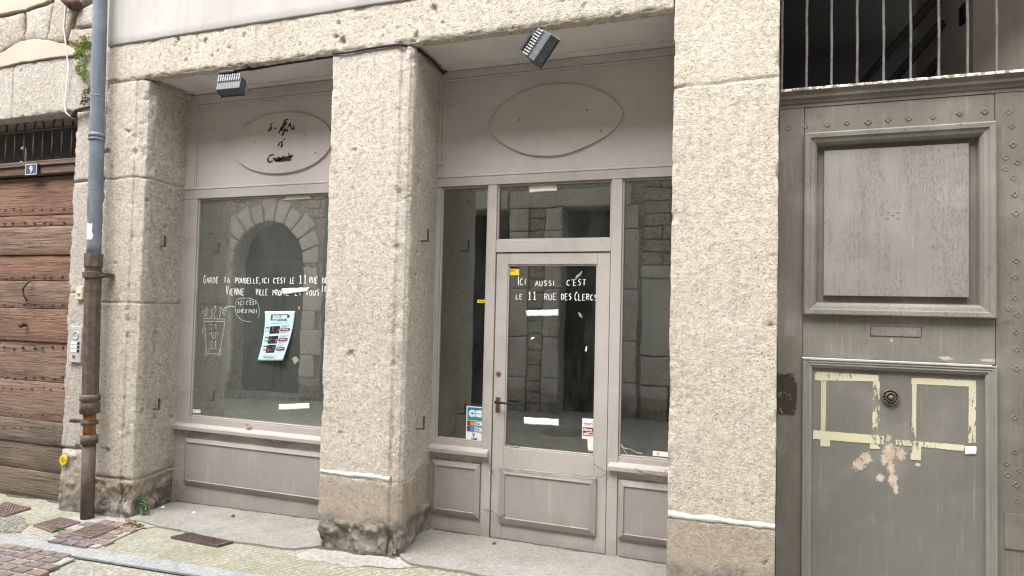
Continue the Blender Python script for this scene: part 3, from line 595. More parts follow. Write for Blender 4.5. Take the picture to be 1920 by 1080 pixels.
for i, (wd, xa, xb, yb, ht) in enumerate((('^GARDE',381,411,531,11),('TA',419,432,531,10),('POUBELLE,',441,489,531,10),('ICI',491,505,531,10),("C'EST",512,536,531,10),('LE',544,553,531,10),('11',560,577,531,15),('RUE',580,597,531,11),('DES',604,622,531,10),('^VIENNE',423,459,553,12),('VILLE',479,503,553,11),('PROPRE',511,543,554,10),('ET',553,566,554,10),('VOUS',573,600,554,11),('!!!',602,617,553,15))):
    mb = MB(); hand(mb, wd, xa, xb, yb, ht, YGL, .0070 if ht < 14 else .0085, 10+i); mb.build('handwritten_word', M_white, pane_l)
for wd, xa, xb, yb, ht in (('ICI',446,459,572,7),("C'EST",461,482,571,7),('CHEZ',444,464,586,6),('MOI',466,483,587,7)):
    mb = MB(); hand(mb, wd, xa, xb, yb, ht, YGL, .0042, 60+xa); mb.build('handwritten_word', M_white, pane_l)
mb = MB()
pxl = lambda pts: [at(x, y, YGL)[[0, 2]] for x, y in pts]
z2 = lambda pts: pxl([(360+x/4.91, 480+y/4.91) for x, y in pts])
for pts in ([(418,398),(400,430),(395,480),(410,540),(450,585),(500,604),(545,606)], [(418,398),(460,388),(520,388),(570,402),(605,440),(620,490),(618,540),(610,572)],      # speech bubble
            [(390,462),(340,460),(292,478)], [(390,466),(345,468),(290,490)],
            [(104,576),(306,580)], [(104,600),(304,602)], [(104,576),(106,600)], [(306,580),(304,602)], [(116,600),(136,890),(148,895),(250,905)], [(300,602),(295,680)], [(296,640),(262,850),(250,905)], [(125,850),(120,900),(140,915)], [(150,850),(148,905),(130,912)], [(265,850),(270,900),(248,920)], [(268,852),(250,870),(246,915)],
            [(105,570),(118,540),(92,512),(120,500),(135,468),(150,500),(132,540),(140,575)], [(120,560),(128,510),(140,480)], [(160,575),(190,545),(172,505),(200,480),(214,455),(222,500),(200,540),(214,570)], [(185,540),(196,500)], [(250,570),(262,530),(258,470),(290,500),(318,505),(290,545),(315,552)], [(292,478),(280,520),(300,530)],
            [(165,640),(172,624),(188,636)], [(205,645),(216,630),(232,640)], [(172,672),(178,660),(184,676),(174,684)], [(212,662),(218,650),(224,668),(214,672)], [(155,722),(175,708),(228,708),(240,722)], [(178,712),(190,760),(212,762),(218,712)], [(196,720),(200,745)],
            [(165,800),(186,780),(184,850)], [(168,822),(186,820)], [(160,850),(200,850)], [(202,800),(220,780),(218,850)], [(206,822),(222,822)], [(206,850),(232,850)], [(112,640),(92,700),(122,735),(118,770)], [(118,660),(100,700)], [(286,720),(290,745)]):
    ribbon(mb, z2(pts), .0038, YGL, seed=len(pts), rag=.4)
mb.build('chalk_drawing', plain('faint_chalk', (.50,.52,.50), .8), pane_l)
for i, (wd, xa, xb, yb, ht) in enumerate((('^ICI',970,987,535,12),('AUSSI...',1003,1053,536,10),("C'EST",1062,1100,535,11),('LE',967,981,561,9),('11',989,1008,562,15),('RUE',1020,1045,562,11),('DES',1052,1073,562,11),('^CLERCS',1077,1121,563,11))):
    mb = MB(); hand(mb, wd, xa, xb, yb, ht, YGD, .0056 if ht < 14 else .007, 30+i); mb.build('handwritten_word', M_white, pane_d)

# ------------------------------------------------------------------ paper, tape and stickers on the glass
def text(mb, s, size, x, z, y, mi=0, bold=0.0, align='LEFT', wide=1.0):
    cu = bpy.data.curves.new('t', 'FONT'); cu.body = s; cu.size = size; cu.offset = bold; cu.align_x = align; cu.resolution_u = 2
    ob = bpy.data.objects.new('t', cu); me = ob.to_mesh()
    V = np.zeros(len(me.vertices)*3); me.vertices.foreach_get('co', V); V = V.reshape(-1, 3); F = [tuple(p.vertices) for p in me.polygons]
    mb.add(np.stack([x+V[:, 0]*wide, np.full(len(V), y), z+V[:, 1]], 1), F, mi); ob.to_mesh_clear(); bpy.data.objects.remove(ob); bpy.data.curves.remove(cu)
def strip(px, Y, name, label, cat, mat, lift=.0012, seed=1, curl=0.0):
    C4 = [at(x, y, Y)[[0, 2]] for x, y in px]; n = 24; rng = random.Random(seed); U = np.linspace(0, 1, n); Vv = np.linspace(0, 1, 7)
    a, b, c, d = C4; G = []
    for v in Vv:
        row = []
        for u in U:
            p = a+(b-a)*u+(d-a)*v+(a-b+c-d)*u*v; p = p+.0025*np.array([float(fbm(u*3, v*9, 0, 2, 2, seed)), float(fbm(u*5, v, 3, 2, 2, seed))])
            row.append((p[0], Y-lift-.0002 if name == 'white_label' else Y-lift-curl*max(0, abs(u-.5)*2-.5)*(1-v)-.0012*(1+float(fbm(u*4, v*2, 1, 2, 2, seed+4))), p[1]))
        G.append(row)
    c0 = sum(C4)/4; o = MB().grid(np.array(G)).build(name, mat, None, smooth=True, loc=(c0[0], Y, c0[1]))
    sd = o.modifiers.new('thick', 'SOLIDIFY'); sd.thickness = .0006
    return tag(o, label, cat)
strip([(541,368),(572,363),(586,372),(530,376)], YGL, 'tape_strip', 'torn cream paper flap at the top edge of the left shop window', 'tape', M_cream, seed=2, curl=.01)
strip([(529,541),(581,539),(577,546),(531,552)], YGL-.001, 'tape_strip', 'white paper strip crossing the handwriting on the left window', 'tape', M_paper, seed=3)
strip([(523,758),(580,756),(581,766),(523,769)], YGL, 'tape_strip', 'white paper strip near the bottom of the left window', 'tape', M_paper, seed=4)
strip([(992,349),(1044,346),(1045,358),(993,361)], YGR, 'tape_strip', 'cream paper strip on the transom pane over the shop door', 'tape', M_cream, seed=5)
strip([(986,582),(1047,580),(1047,592),(988,593)], YGD, 'tape_strip', 'white paper strip below the handwriting on the shop door', 'tape', M_paper, seed=6)
strip([(982,782),(1047,786),(1048,798),(983,795)], YGD, 'tape_strip', 'white paper strip low on the shop door glass', 'tape', M_paper, seed=7)
strip([(1101,824),(1116,824),(1115,848),(1103,846)], YGD, 'tape_strip', 'short cream strip hanging under the red alarm sticker', 'tape', M_cream, seed=8)
for px, Y, lab, q in (([(997,632),(1003,632),(1000,636),(995,637)], YGD, 'tiny torn white scrap below the upper strip on the door', 9), ([(1099,649),(1101,650),(1100,659),(1097,659)], YGD, 'tiny upright white scrap at the right of the door glass', 10), ([(548,672),(555,668),(562,676),(553,684)], YGL, 'crumpled grey paper scrap right of the blue poster', 11), ([(559,575),(562,575),(562,582),(560,578)], YGL, 'tiny yellow scrap above the blue poster', 12), ([(1080,517),(1092,508),(1089,516),(1078,526)], YGD, 'grey tape scrap right of the upper door writing', 14), ([(1084,585),(1089,588),(1093,597),(1087,594)], YGD, 'small grey scrap right of the door strip', 15)):
    strip(px, Y, 'paper_scrap', lab, 'paper scrap', M_yellow if q == 12 else (plain('grey_scrap', (.30,.30,.27), .8) if q in (11, 14, 15) else M_paper), seed=q)
def sticker(name, px, Y, label, mats, draw, cat='sticker'):
    a, c = at(*px[0], Y), at(*px[1], Y); x0, x1, z1, z0 = a[0], c[0], a[2], c[2]
    o = thing(name, ((x0+x1)/2, Y, z0), label, cat); mb = MB(); mb.box(x0, x1, Y-.0012, Y-.0004, z0, z1, 0); mb.build('backing', mats[0], o)
    w, h = x1-x0, z1-z0; mb = MB(); ctr = [0]
    def R(u0, v0, u1, v1, mi): ctr[0] += 1; yy = Y-.0014-.00012*ctr[0]; mb.add([(x0+u0*w, yy, z0+v0*h), (x0+u1*w, yy, z0+v0*h), (x0+u1*w, yy, z0+v1*h), (x0+u0*w, yy, z0+v1*h)], [(0,1,2,3)], mi)
    def Ci(u, v, r, mi): ctr[0] += 1; yy = Y-.0014-.00012*ctr[0]; mb.add([(x0+u*w+r*w*math.cos(t), yy, z0+v*h+r*w*math.sin(t)) for t in np.linspace(0, 2*math.pi, 25)[:-1]], [tuple(range(24))], mi)
    def Tx(s, u, v, hh, mi, bold=0.0, wide=1.0, align='LEFT'): ctr[0] += 1; text(mb, s, hh*h, x0+u*w, z0+v*h, Y-.0014-.00012*ctr[0], mi, bold, align, wide)
    draw(R, Ci, Tx); mb.build('print', mats, o); return o
def d_card(R, Ci, Tx):
    R(.06, .60, .95, .97, 1); R(.06, .60, .95, .70, 2); R(.06, .70, .95, .78, 3)
    Ci(.34, .80, .20, 0); R(.34, .71, .50, .89, 0); R(.55, .71, .80, .89, 0); Ci(.80, .845, .12, 0); Ci(.80, .755, .12, 0); R(.30, .79, .80, .81, 3); Ci(.36, .80, .07, 3)
    for v, m_ in ((.50, 4), (.34, 5)):
        R(.06, v-.06, .50, v+.085, 6); Ci(.20, v+.01, .12, 4); Ci(.36, v+.01, .12, 7 if v > .4 else 3); R(.53, v-.06, .97, v+.085, 6); R(.55, v-.045, .95, v+.07, 0); Tx('VISA', .56, v-.03, .11, 6, .0006, .62)
    Tx('V', .38, .13, .16, 6, .001, .9); R(.34, .04, .66, .10, 6); Tx('PAY', .38, .048, .06, 0, 0, .8)
sticker('payment_sticker', [(875, 761), (905, 829)], YGR, 'white and blue bank card payment sticker low on the narrow side window', [M_paper, M_teal, M_green, M_sky, M_red, M_sky, M_navy, M_orange], d_card)
def d_alarm(R, Ci, Tx):
    R(0, 0, 1, .14, 3); R(.04, .15, .97, .58, 1); Tx('verisure', .08, .70, .20, 2, .0004, .72); R(.1, .64, .9, .655, 2); R(.70, .84, .88, .90, 2); R(.78, .80, .84, .88, 2)
    Tx('Alarme', .07, .40, .21, 0, .0006, .72); R(.30, .31, .93, .34, 0); R(.10, .26, .45, .29, 0); R(.10, .20, .92, .235, 0)
sticker('alarm_sticker', [(1092, 784), (1119, 825)], YGD, 'red and white alarm company sticker at the lower right of the door', [M_paper, M_red, M_black, M_cream], d_alarm)
def d_yel(R, Ci, Tx): R(0, .80, 1, 1, 1); R(.1, .55, .6, .60, 1); Tx('STANLEY', .08, .40, .17, 1, 0, .7)
sticker('yellow_label', [(954.5, 501), (973.5, 516)], YGD, 'yellow label with black top at the upper left of the door glass', [M_yellow, M_black], d_yel)
def d_yel2(R, Ci, Tx): R(0, .75, 1, 1, 1); R(.2, .3, .8, .42, 1)
sticker('yellow_label', [(895, 560), (910, 568)], YGR, 'small flat yellow label on the narrow side window left of the door', [M_yellow, M_black], d_yel2)
def d_num(s): 
    def d(R, Ci, Tx): Tx(s, .25, .22, .75, 1, 0, .8)
    return d
sticker('number_label', [(361, 767), (376, 775)], YGL, 'small white label with handwritten number in the left window corner', [M_paper, M_black], d_num('31'))
sticker('number_label', [(1224, 845), (1253, 857)], YGR, 'white label with handwritten 30 in the right window corner', [M_paper, M_black], d_num('30'))
# the poster: a sheet that curls off the glass towards its foot
def poster():
    q = lambda a, b, c, v: a*(1-v)*(1-2*v)+b*4*v*(1-v)+c*v*(2*v-1)
    W = lambda x, y: at(x, y, YGL)[[0, 2]]
    TL, TM, TB = W(497,584), W(495.2,630), W(484.5,676); RT_, RM, RB = W(553,583), W(547.5,627), W(535,675.5)
    def Pm(u, v, off=0): 
        l, r = q(TL, TM, TB, v), q(RT_, RM, RB, v); p = l+(r-l)*u
        return (p[0], YGL-.002-.03*v*v*(.4+.6*u)-.004*math.sin(u*5+v*4)*v-off, p[1])
    c = Pm(.5, 1); t = thing('poster', (c[0], YGL, c[2]), 'pale blue event poster with photos taped inside the left window, its foot curling', 'poster')
    n = 26; G = np.array([[Pm(u, v) for u in np.linspace(0, 1, n)] for v in np.linspace(0, 1, n)]); o = MB().grid(G).build('sheet', M_blue, t, smooth=True); sd = o.modifiers.new('thick', 'SOLIDIFY'); sd.thickness = .0004; sd.offset = 1 if False else -1
    mb = MB(); lv = [0]
    def R(u0, v0, u1, v1, mi, nu=5, nv=4):
        lv[0] += 1; off = .0012+.00004*lv[0]; mb.grid(np.array([[Pm(u, v, off) for u in np.linspace(u0, u1, nu)] for v in np.linspace(v0, v1, nv)]), mi)
    def T(s, size, u, v, mi, wide=1.0, bold=0.0):
        m2 = MB(); text(m2, s, 1.0, 0, 0, 0, 0, bold, 'LEFT', wide); V = m2.v[0]; lv[0] += 1
        mb.add([Pm(u+p[0]*size*1.5, v-p[2]*size, .0012+.00004*lv[0]) for p in V], m2.f, mi)
    mb.n = 0
    for i in range(7): R(.22+.085*i, .065, .29+.085*i, .085, 1 if i % 2 else 2)
    for v in (.09, .125, .16): R(.20, v, .27, v+.028, 2 if v > .1 else 1)
    for v in (.09, .12): R(.76, v, .84, v+.026, 2 if v > .1 else 1)
    T('CLUB', .075, .32, .140, 3, .9, .01); T('ST GEORGES', .068, .30, .210, 1, .80, .02)
    for i in range(9): R(.20+.07*i, .245, .255+.07*i, .256, 3, 2, 2)
    for k, v in enumerate((.32, .52, .70)):
        x0 = .05+.02*k; R(x0, v, x0+.12, v+.085, 1); R(x0+.012, v+.03, x0+.108, v+.078, 4); R(x0, v, x0+.12, v+.022, 2); R(x0+.04, v+.045, x0+.07, v+.06, 1)
        R(.20+.01*k, v-.01, .55, v+.14, 1, 8, 6)
        rng = random.Random(k+3)
        for _ in range(14):
            u, w = rng.uniform(.22, .49), rng.uniform(v, v+.11); R(u, w, u+rng.uniform(.02, .05), w+rng.uniform(.01, .03), rng.choice([2, 5, 6, 7] if k == 2 else ([3, 5, 1, 2] if k == 0 else [3, 3, 1])), 2, 2)
        for j in range(3): R(.60, v-.015+.017*j, .60+.33-.07*j, v-.008+.017*j, 3, 4, 2)
        R(.58+.01*k, v+.045, .92, v+.10, 2, 6, 3)
        for j in range(5): R(.64+.045*j, v+.068, .675+.045*j, v+.078, 4, 2, 2)
        for j in range(2): R(.60, v+.118+.017*j, .86, v+.125+.017*j, 3, 4, 2)
    for j, (a, b) in enumerate(((.18, .78), (.15, .72), (.22, .66))): R(a, .895+.02*j, b, .904+.02*j, 3 if j < 2 else 1, 6, 2)
    mb.build('print', [M_blue, M_black, M_red, M_greyink, M_paper, M_skin, M_orange, M_red], t)
poster()

# ------------------------------------------------------------------ carriage gate
M_gate = None
def gate_mat(name, c, light, crackle=1.0, scr=None, low=True):
    s = NT(name); X = s.xyz(); col = s.mix(s.map(s.noise(2.3, 5), .35, .65), c, light)
    v = s.scaled(6, 6, .55); ck = s.map(s.noise(44, 6, .75, s.scaled(2.6, 2.6, .6)), .53, .62); zone = s.map(s.noise(2.2, 4, .6, s.scaled(2.6, 1, .5, (4, 0, 1))), .40, .56)
    col = s.mix(s.math('MULTIPLY', s.math('MULTIPLY', ck, zone), .5*crackle), col, (.10,.085,.07))
    cl = s.noise(26, 4, .7, s.scaled(2.2, 2.2, .5, (2, 2, 9)), 1.0); cl = s.map(s.math('ABSOLUTE', s.math('SUBTRACT', cl, .5)), .0, .018, 1, 0); col = s.mix(s.math('MULTIPLY', s.math('MULTIPLY', cl, zone), .7*crackle), col, (.10,.085,.07))
    col = s.mix(s.map(s.noise(11, 6, .7, s.scaled(1, 1, .3)), .55, .75, 0, .35), col, (.14,.125,.105)); col = s.mix(s.map(s.noise(4.5, 4), .5, .72, 0, .3), col, (.33,.315,.285))
    col = s.mix(s.map(s.noise(55, 3, .7), .71, .74, 0, .7), col, (.42,.40,.36))
    sc = s.map(s.noise(16, 4, .8, s.scaled(5, 1, .6, (0, 7, 3))), .74, .76, 0, .5); col = s.mix(sc, col, (.45,.43,.40))
    if scr: col = s.mix(s.blotch(scr, 75, .75), col, s.mix(s.map(s.noise(20, 4), .4, .6), (.46,.36,.265), (.52,.46,.40)))
    gv = s.noise(22, 6, .7, s.scaled(3.2, 2, .14)); col = s.mix(s.map(gv, .54, .68, 0, .34), col, (.13,.118,.10)); col = s.mix(s.map(gv, .42, .30, 0, .3), col, (.36,.35,.32))
    h = s.math('ADD', gv, s.math('MULTIPLY', s.math('MULTIPLY', ck, zone), -.5*crackle))
    return s.done(col, s.map(s.noise(9, 3), .3, .7, .5, .7), s.bump(h, .3, .006), spec=.35)
YG = .30
M_gate = gate_mat('gate_paint', (.142,.131,.110), (.172,.159,.135)); M_gatep = gate_mat('gate_panel_paint', (.218,.206,.186), (.262,.248,.226), 1.5); M_gatem = gate_mat('gate_moulding_paint', (.18,.171,.15), (.215,.204,.18), 1.3)
bl_ = [at(x, y, YG)[[0, 2]].tolist()+[rx, rz] for x, y, rx, rz in ((1667,822,.012,.02),(1668,850,.03,.05),(1690,852,.025,.03),(1612,872,.03,.03),(1625,860,.025,.03),(1652,897,.02,.02),(1672,880,.018,.03),(1675,900,.022,.035),(1680,918,.012,.03),(1722,872,.012,.01),(1660,862,.02,.03))]
M_wicket = gate_mat('wicket_paint', (.150,.144,.126), (.172,.165,.145), .15, scr=bl_)
M_railm = gate_mat('gate_rail_worn', (.185,.176,.150), (.215,.205,.178), .8, scr=[at(x, y, YG)[[0, 2]].tolist()+[rx, rz] for x, y, rx, rz in ((1775,672,.03,.010),(1858,676,.045,.008),(1672,638,.008,.008))])
gate = thing('carriage_gate', (.9, YG, 0), 'tall grey-green panelled carriage gate with barred opening above, beside the cream pillar', 'gate')
gx0, gx1 = .205, 1.66
g = MB(); g.box(gx0+.012, .349, YG, YG+.06, -.03, 2.80); g.box(1.268, gx1, YG, YG+.06, -.03, 2.80); g.box(.351, 1.266, YG+.002, YG+.06, 2.645, 2.80)
g.build('frame', M_gate, gate, bevel=.003)
g = MB(); g.box(.351, 1.266, YG+.002, YG+.06, 1.372, 1.612); g.build('middle_rail', M_railm, gate, bevel=.003)
g = MB(); g.box(.351, 1.266, YG+.03, YG+.06, 1.614, 2.643); g.build('backing_board', M_gate, gate)
def moulded(par, x0, x1, z0, z1, prof, y, mat, name):   # mitred moulding; prof: (inset, forward)
    R = []
    for ins, fw_ in prof: R.append([(x0+ins, y-fw_, z0+ins), (x1-ins, y-fw_, z0+ins), (x1-ins, y-fw_, z1-ins), (x0+ins, y-fw_, z1-ins)])
    o = MB().grid(np.array(R), wrap=True).build(name, mat, par); return o
up_ = MB(); fx0, fx1, fz0, fz1 = .456, 1.151, 1.724, 2.545
for a, b in ((fx0, .6553), (.6557, .9053), (.9057, fx1)): up_.box(a, b, YG+.006, YG+.05, fz0, fz1)
upp = up_.build('upper_panel', M_gatep, gate)
moulded(upp, .349, 1.265, 1.612, 2.646, [(0, -.005), (0, .03), (.008, .036), (.03, .034), (.036, .026), (.055, .020), (.068, .004), (.072, -.02), (.074, -.045)], YG, M_gatem, 'moulding')
wk = MB(); wk.box(.353, 1.264, YG+.012, YG+.05, -.03, 1.352); wic = wk.build('lower_panel', M_wicket, gate)
moulded(wic, .349, 1.270, -.20, 1.368, [(0, -.01), (0, .016), (.006, .02), (.014, .015), (.02, .017), (.026, .012), (.034, .014), (.042, .008), (.050, .004), (.052, -.013)], YG, gate_mat('wicket_moulding_paint', (.19,.187,.17), (.22,.217,.197), .4), 'moulding')
kx, _, kz = at(1670, 745, YG)
k = MB(); k.lathe([(.042, 0), (.043, -.010), (.040, -.013), (.036, -.012), (.034, -.004), (.029, -.004), (.028, -.016), (.023, -.020), (.019, -.018), (.018, -.009), (.0135, -.009), (.0125, -.026), (.008, -.030), (0, -.031)], (kx, YG+.012, kz), n=32)
for q in range(22):
    a = 2*math.pi*q/22; k.lathe([(0, -.006), (.0045, -.004), (.0055, 0)], (kx+.0385*math.cos(a), YG+.001, kz+.0385*math.sin(a)), n=6)
k.build('door_knob', metal('dark_bronze', (.17,.135,.11), (.08,.066,.055), .45, 40, mt=.5), gate, smooth=True)
lx0, lz1 = at(1633, 612, YG)[[0, 2]]; lx1, lz0 = at(1727, 632, YG)[[0, 2]]
g = MB(); g.box(lx0, lx1, YG-.0015, YG+.004, lz0, lz1); g.build('letter_plate', M_gatem, gate, bevel=.001)
g = MB(); frame_bars(g, lx0-.004, lx1+.004, lz0-.004, lz1+.004, .003, YG+.0005, YG+.003); g.build('letter_plate_rim', M_iron, gate)
x0, z1 = at(1471, 597, YG)[[0, 2]]; x1, z0 = at(1490, 632, YG)[[0, 2]]; MB().box(x0, x1, YG-.0015, YG+.004, z0, z1).build('wood_patch', M_gatem, gate, bevel=.001)
x1, z1 = at(1490, 700, YG)[[0, 2]]; z0 = at(1490, 776, YG)[2]
sp_ = NT('flaking_brown'); cc = sp_.mix(sp_.map(sp_.noise(24, 5, .7), .58, .61), (.045,.030,.024), (.23,.22,.20)); M_flake = sp_.done(cc, .6, sp_.bump(sp_.noise(28, 5, .7), .3, .004))
g = MB(); g.box(.219, x1, YG-.008, YG-.001, z0, z1); lp_ = g.build('lock_plate', M_flake, gate, bevel=.0015)
g = MB(); g.lathe([(0, -.014), (.008, -.013), (.011, -.008), (.012, 0)], (.255, YG-.008, (z0+z1)/2), n=14)
g.build('keyhole_boss', M_iron, lp_)
for zz_ in (z0+.012, z1-.012): MB().lathe([(0, -.005), (.004, -.004), (.005, 0)], (x1-.01, YG-.008, zz_), n=8).build('screw', M_iron, lp_); MB().lathe([(0, -.005), (.004, -.004), (.005, 0)], (.232, YG-.008, zz_), n=8).build('screw', M_iron, lp_)
xk = at(1490, 740, YG)[0]; MB().box(x1+.001, x1+.012, YG-.006, YG-.001, z0+.03, z1-.05).build('staple', M_flake, lp_)
# weather bar low on the stiles
g = MB(); g.box(1.30, gx1, YG-.006, YG-.0005, .44, .62); g.build('bottom_plate', M_gate, gate, bevel=.001)
cx_, _, cz_ = at(1675, 403, YG)
for dx, dz in ((0, 0), (-.024, .016), (.024, .016), (-.024, -.016), (.024, -.016)): MB().lathe([(0, -.004), (.004, -.003), (.006, .002)], (cx_+dx, YG+.006, cz_+dz), n=8).build('rivet', M_gatem, upp)
# diamond headed nails
zA = [(710,658),(795,648),(910,640),(1008,632),(1118,627),(1222,613),(1327,608),(1450,600),(1588,582),(1718,572),(1840,575),(1858,650),(1863,745),(1825,810),(1885,835),(1823,868),(1866,915),(1872,1000)]
zB = [(1448,12),(1452,118),(1455,385),(1450,478),(1450,595),(1410,655),(1465,690),(1408,725),(1455,787),(1457,885),(1457,993)]; zC = [(1762,78),(1755,315),(1755,480),(1715,537),(1720,592),(1778,570),(1762,640),(1765,718),(1760,803)]
nails = [(1220+x/2.743, y/2.743) for x, y in zA]+[(1420+x/3, 360+y/3) for x, y in zB]+[(1220+x/2.571, 660+y/2.571) for x, y in zC]
nm = None; rng = random.Random(4)
for i, (x, y) in enumerate(nails):
    P = at(x, y, YG)
    if nm is None:
        r = .0175; o3 = [(-r, 0), (0, -r), (r, 0), (0, r)]
        mb = MB(); mb.add([(P[0]+a, YG+.001, P[2]+b) for a, b in o3]+[(P[0]+a*.92, YG-.003, P[2]+b*.92) for a, b in o3]+[(P[0]+a*.62, YG-.0034, P[2]+b*.62) for a, b in o3]+[(P[0]+a*.52, YG-.0002, P[2]+b*.52) for a, b in o3], [(0,1,5,4),(1,2,6,5),(2,3,7,6),(3,0,4,7),(4,5,9,8),(5,6,10,9),(6,7,11,10),(7,4,8,11),(8,9,13,12),(9,10,14,13),(10,11,15,14),(11,8,12,15),(12,13,14,15)])
        nm = mb.build('nail', gate_mat('nail_paint', (.155,.142,.115), (.185,.172,.143), .4), gate); P0 = P
    else:
        o = nm.copy(); COL.objects.link(o); o.parent = gate; s_ = rng.uniform(.85, 1.1); o.scale = (s_, rng.uniform(.6, 1), s_)
        # keep the nail centred on its own spot when scaled about the gate's base
        off = Vector((P[0]-P0[0], 0, P[2]-P0[2])); base = Vector((P0[0]-gate.location.x, 0, P0[2]-gate.location.z)); o.location = off+base-Vector((base.x*o.scale.x, 0, base.z*o.scale.z))
# transom shelf and the iron bars over it
tr = MB(); prof = [(YG+.10, 2.905), (YG-.045, 2.897), (YG-.05, 2.888), (YG-.034, 2.872), (YG-.030, 2.85), (YG-.018, 2.842), (YG-.012, 2.826), (YG-.004, 2.822), (YG-.002, 2.802), (YG+.10, 2.802)]
k_ = len(prof); tr.add([(gx0+.012, *p) for p in prof]+[(gx1, *p) for p in prof], [tuple(range(k_)), tuple(range(2*k_-1, k_-1, -1))]+[(i, (i+1) % k_, (i+1) % k_+k_, i+k_) for i in range(k_)])
trm = tr.build('transom', M_gate, gate)
s_ = NT('flaking_white_edge'); cc = s_.mix(s_.map(s_.noise(30, 5, .7), .46, .52), (.17,.15,.12), (.56,.54,.50)); M_edge = s_.done(cc, .9, s_.bump(s_.noise(30, 5), .4, .006))
n = 160; xs = np.linspace(gx0+.014, gx1-.002, n); hh = .006+.004*fbm(xs, 0*xs, 0*xs, 22, 3, 9)
MB().grid(np.stack([np.stack([xs, np.full(n, YG-.052+.003*0), 2.886+0*xs], -1), np.stack([xs, np.full(n, YG-.053), 2.897+hh*.6], -1), np.stack([xs, np.full(n, YG-.03), 2.8985+hh], -1), np.stack([xs, np.full(n, YG+.09), 2.903+hh*.5], -1)], 0)).build('transom_top', M_edge, trm, smooth=True)
b0 = None
for i, x in enumerate((675, 802, 930, 1062, 1198, 1337, 1482, 1630, 1780)):
    P = at(1220+x/2.743, 300/2.743, YG+.03)
    if b0 is None:
        mb = MB(); zs_ = np.linspace(2.89, 3.95, 30); mb.tube([(P[0]+.002*float(fbm(z, 0, 0, 6, 2, 3)), YG+.03, z) for z in zs_], [.0068+.0010*float(fbm(z, 1, 0, 14, 2, 8)) for z in zs_], 10); b0 = mb.build('bar', M_bar, gate, smooth=True); P0 = P
    else:
        o = b0.copy(); COL.objects.link(o); o.parent = gate; o.location = (P[0]-P0[0], 0, 0)
MB().box(gx0+.012, gx1, YG+.0, YG+.08, 3.72, 3.76).build('bar_rail', M_iron, gate)
# passage behind the bars: belongs to the building on the right
gb = thing('gate_building', (1.9, .6, 0), 'plastered building around the carriage gate at the right edge', 'building')
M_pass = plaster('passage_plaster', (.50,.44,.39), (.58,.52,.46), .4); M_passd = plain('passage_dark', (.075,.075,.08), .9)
MB().add([(1.24, 1.75, 2.2), (1.36, .95, 2.2), (1.655, .62, 2.2), (1.655, 1.75, 2.2), (1.24, 1.75, 4.14), (1.36, .95, 4.14), (1.655, .62, 4.14), (1.655, 1.75, 4.14)], [(0,1,5,4),(1,2,6,5),(2,3,7,6),(3,0,4,7),(0,3,2,1),(4,5,6,7)]).build('passage_wall', M_pass, gb)
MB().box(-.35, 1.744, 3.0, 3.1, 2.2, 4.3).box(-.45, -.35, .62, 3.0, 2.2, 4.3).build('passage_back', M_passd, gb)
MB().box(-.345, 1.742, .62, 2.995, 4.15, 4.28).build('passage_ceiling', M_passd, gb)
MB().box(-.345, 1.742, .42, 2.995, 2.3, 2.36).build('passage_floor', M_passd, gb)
mb = MB()
for a, b in (((1.30, 1.25, 3.85), (.55, 2.0, 3.0)), ((1.29, 1.30, 3.62), (.6, 2.1, 2.8)), ((1.3, 1.4, 3.4), (.7, 2.2, 2.6))): mb.tube([a, b], .03, 8)
mb.build('brace', M_passd, gb)
fl_ = thing('wall_lamp', (1.32, .95, 3.3), 'dark lamp with a looping cable on the passage wall behind the bars', 'lamp')
L1 = at(1815, 25, 1.02); lx, lz = L1[0], L1[2]
mb = MB(); mb.box(lx-.03, lx+.03, 1.0, 1.10, lz-.05, lz+.07); mb.build('housing', M_black, fl_, bevel=.008)
MB().tube([(lx+.02, 1.0, lz+.02), (lx+.06, .96, lz-.0), (lx+.085, .93, lz-.06), (lx+.075, .93, lz-.12), (lx+.045, .95, lz-.10), (lx+.04, .98, lz-.02)], .013, 8).tube([(lx+.015, 1.05, lz-.05), (lx+.015, 1.05, 2.4)], .008, 6).build('cable', M_black, fl_, smooth=True)
swept([(1.665, 0), (2.25, 0), (2.25, .6), (1.665, .6)], -.06, 3.90, fine={0, 3}, pits=30, seed=41, step=.02).build('pillar', M_rightstone, gb, smooth=True)
MB().box(2.252, 6.0, .0, .3, -.06, 3.90).build('wall', M_plaster, gb)

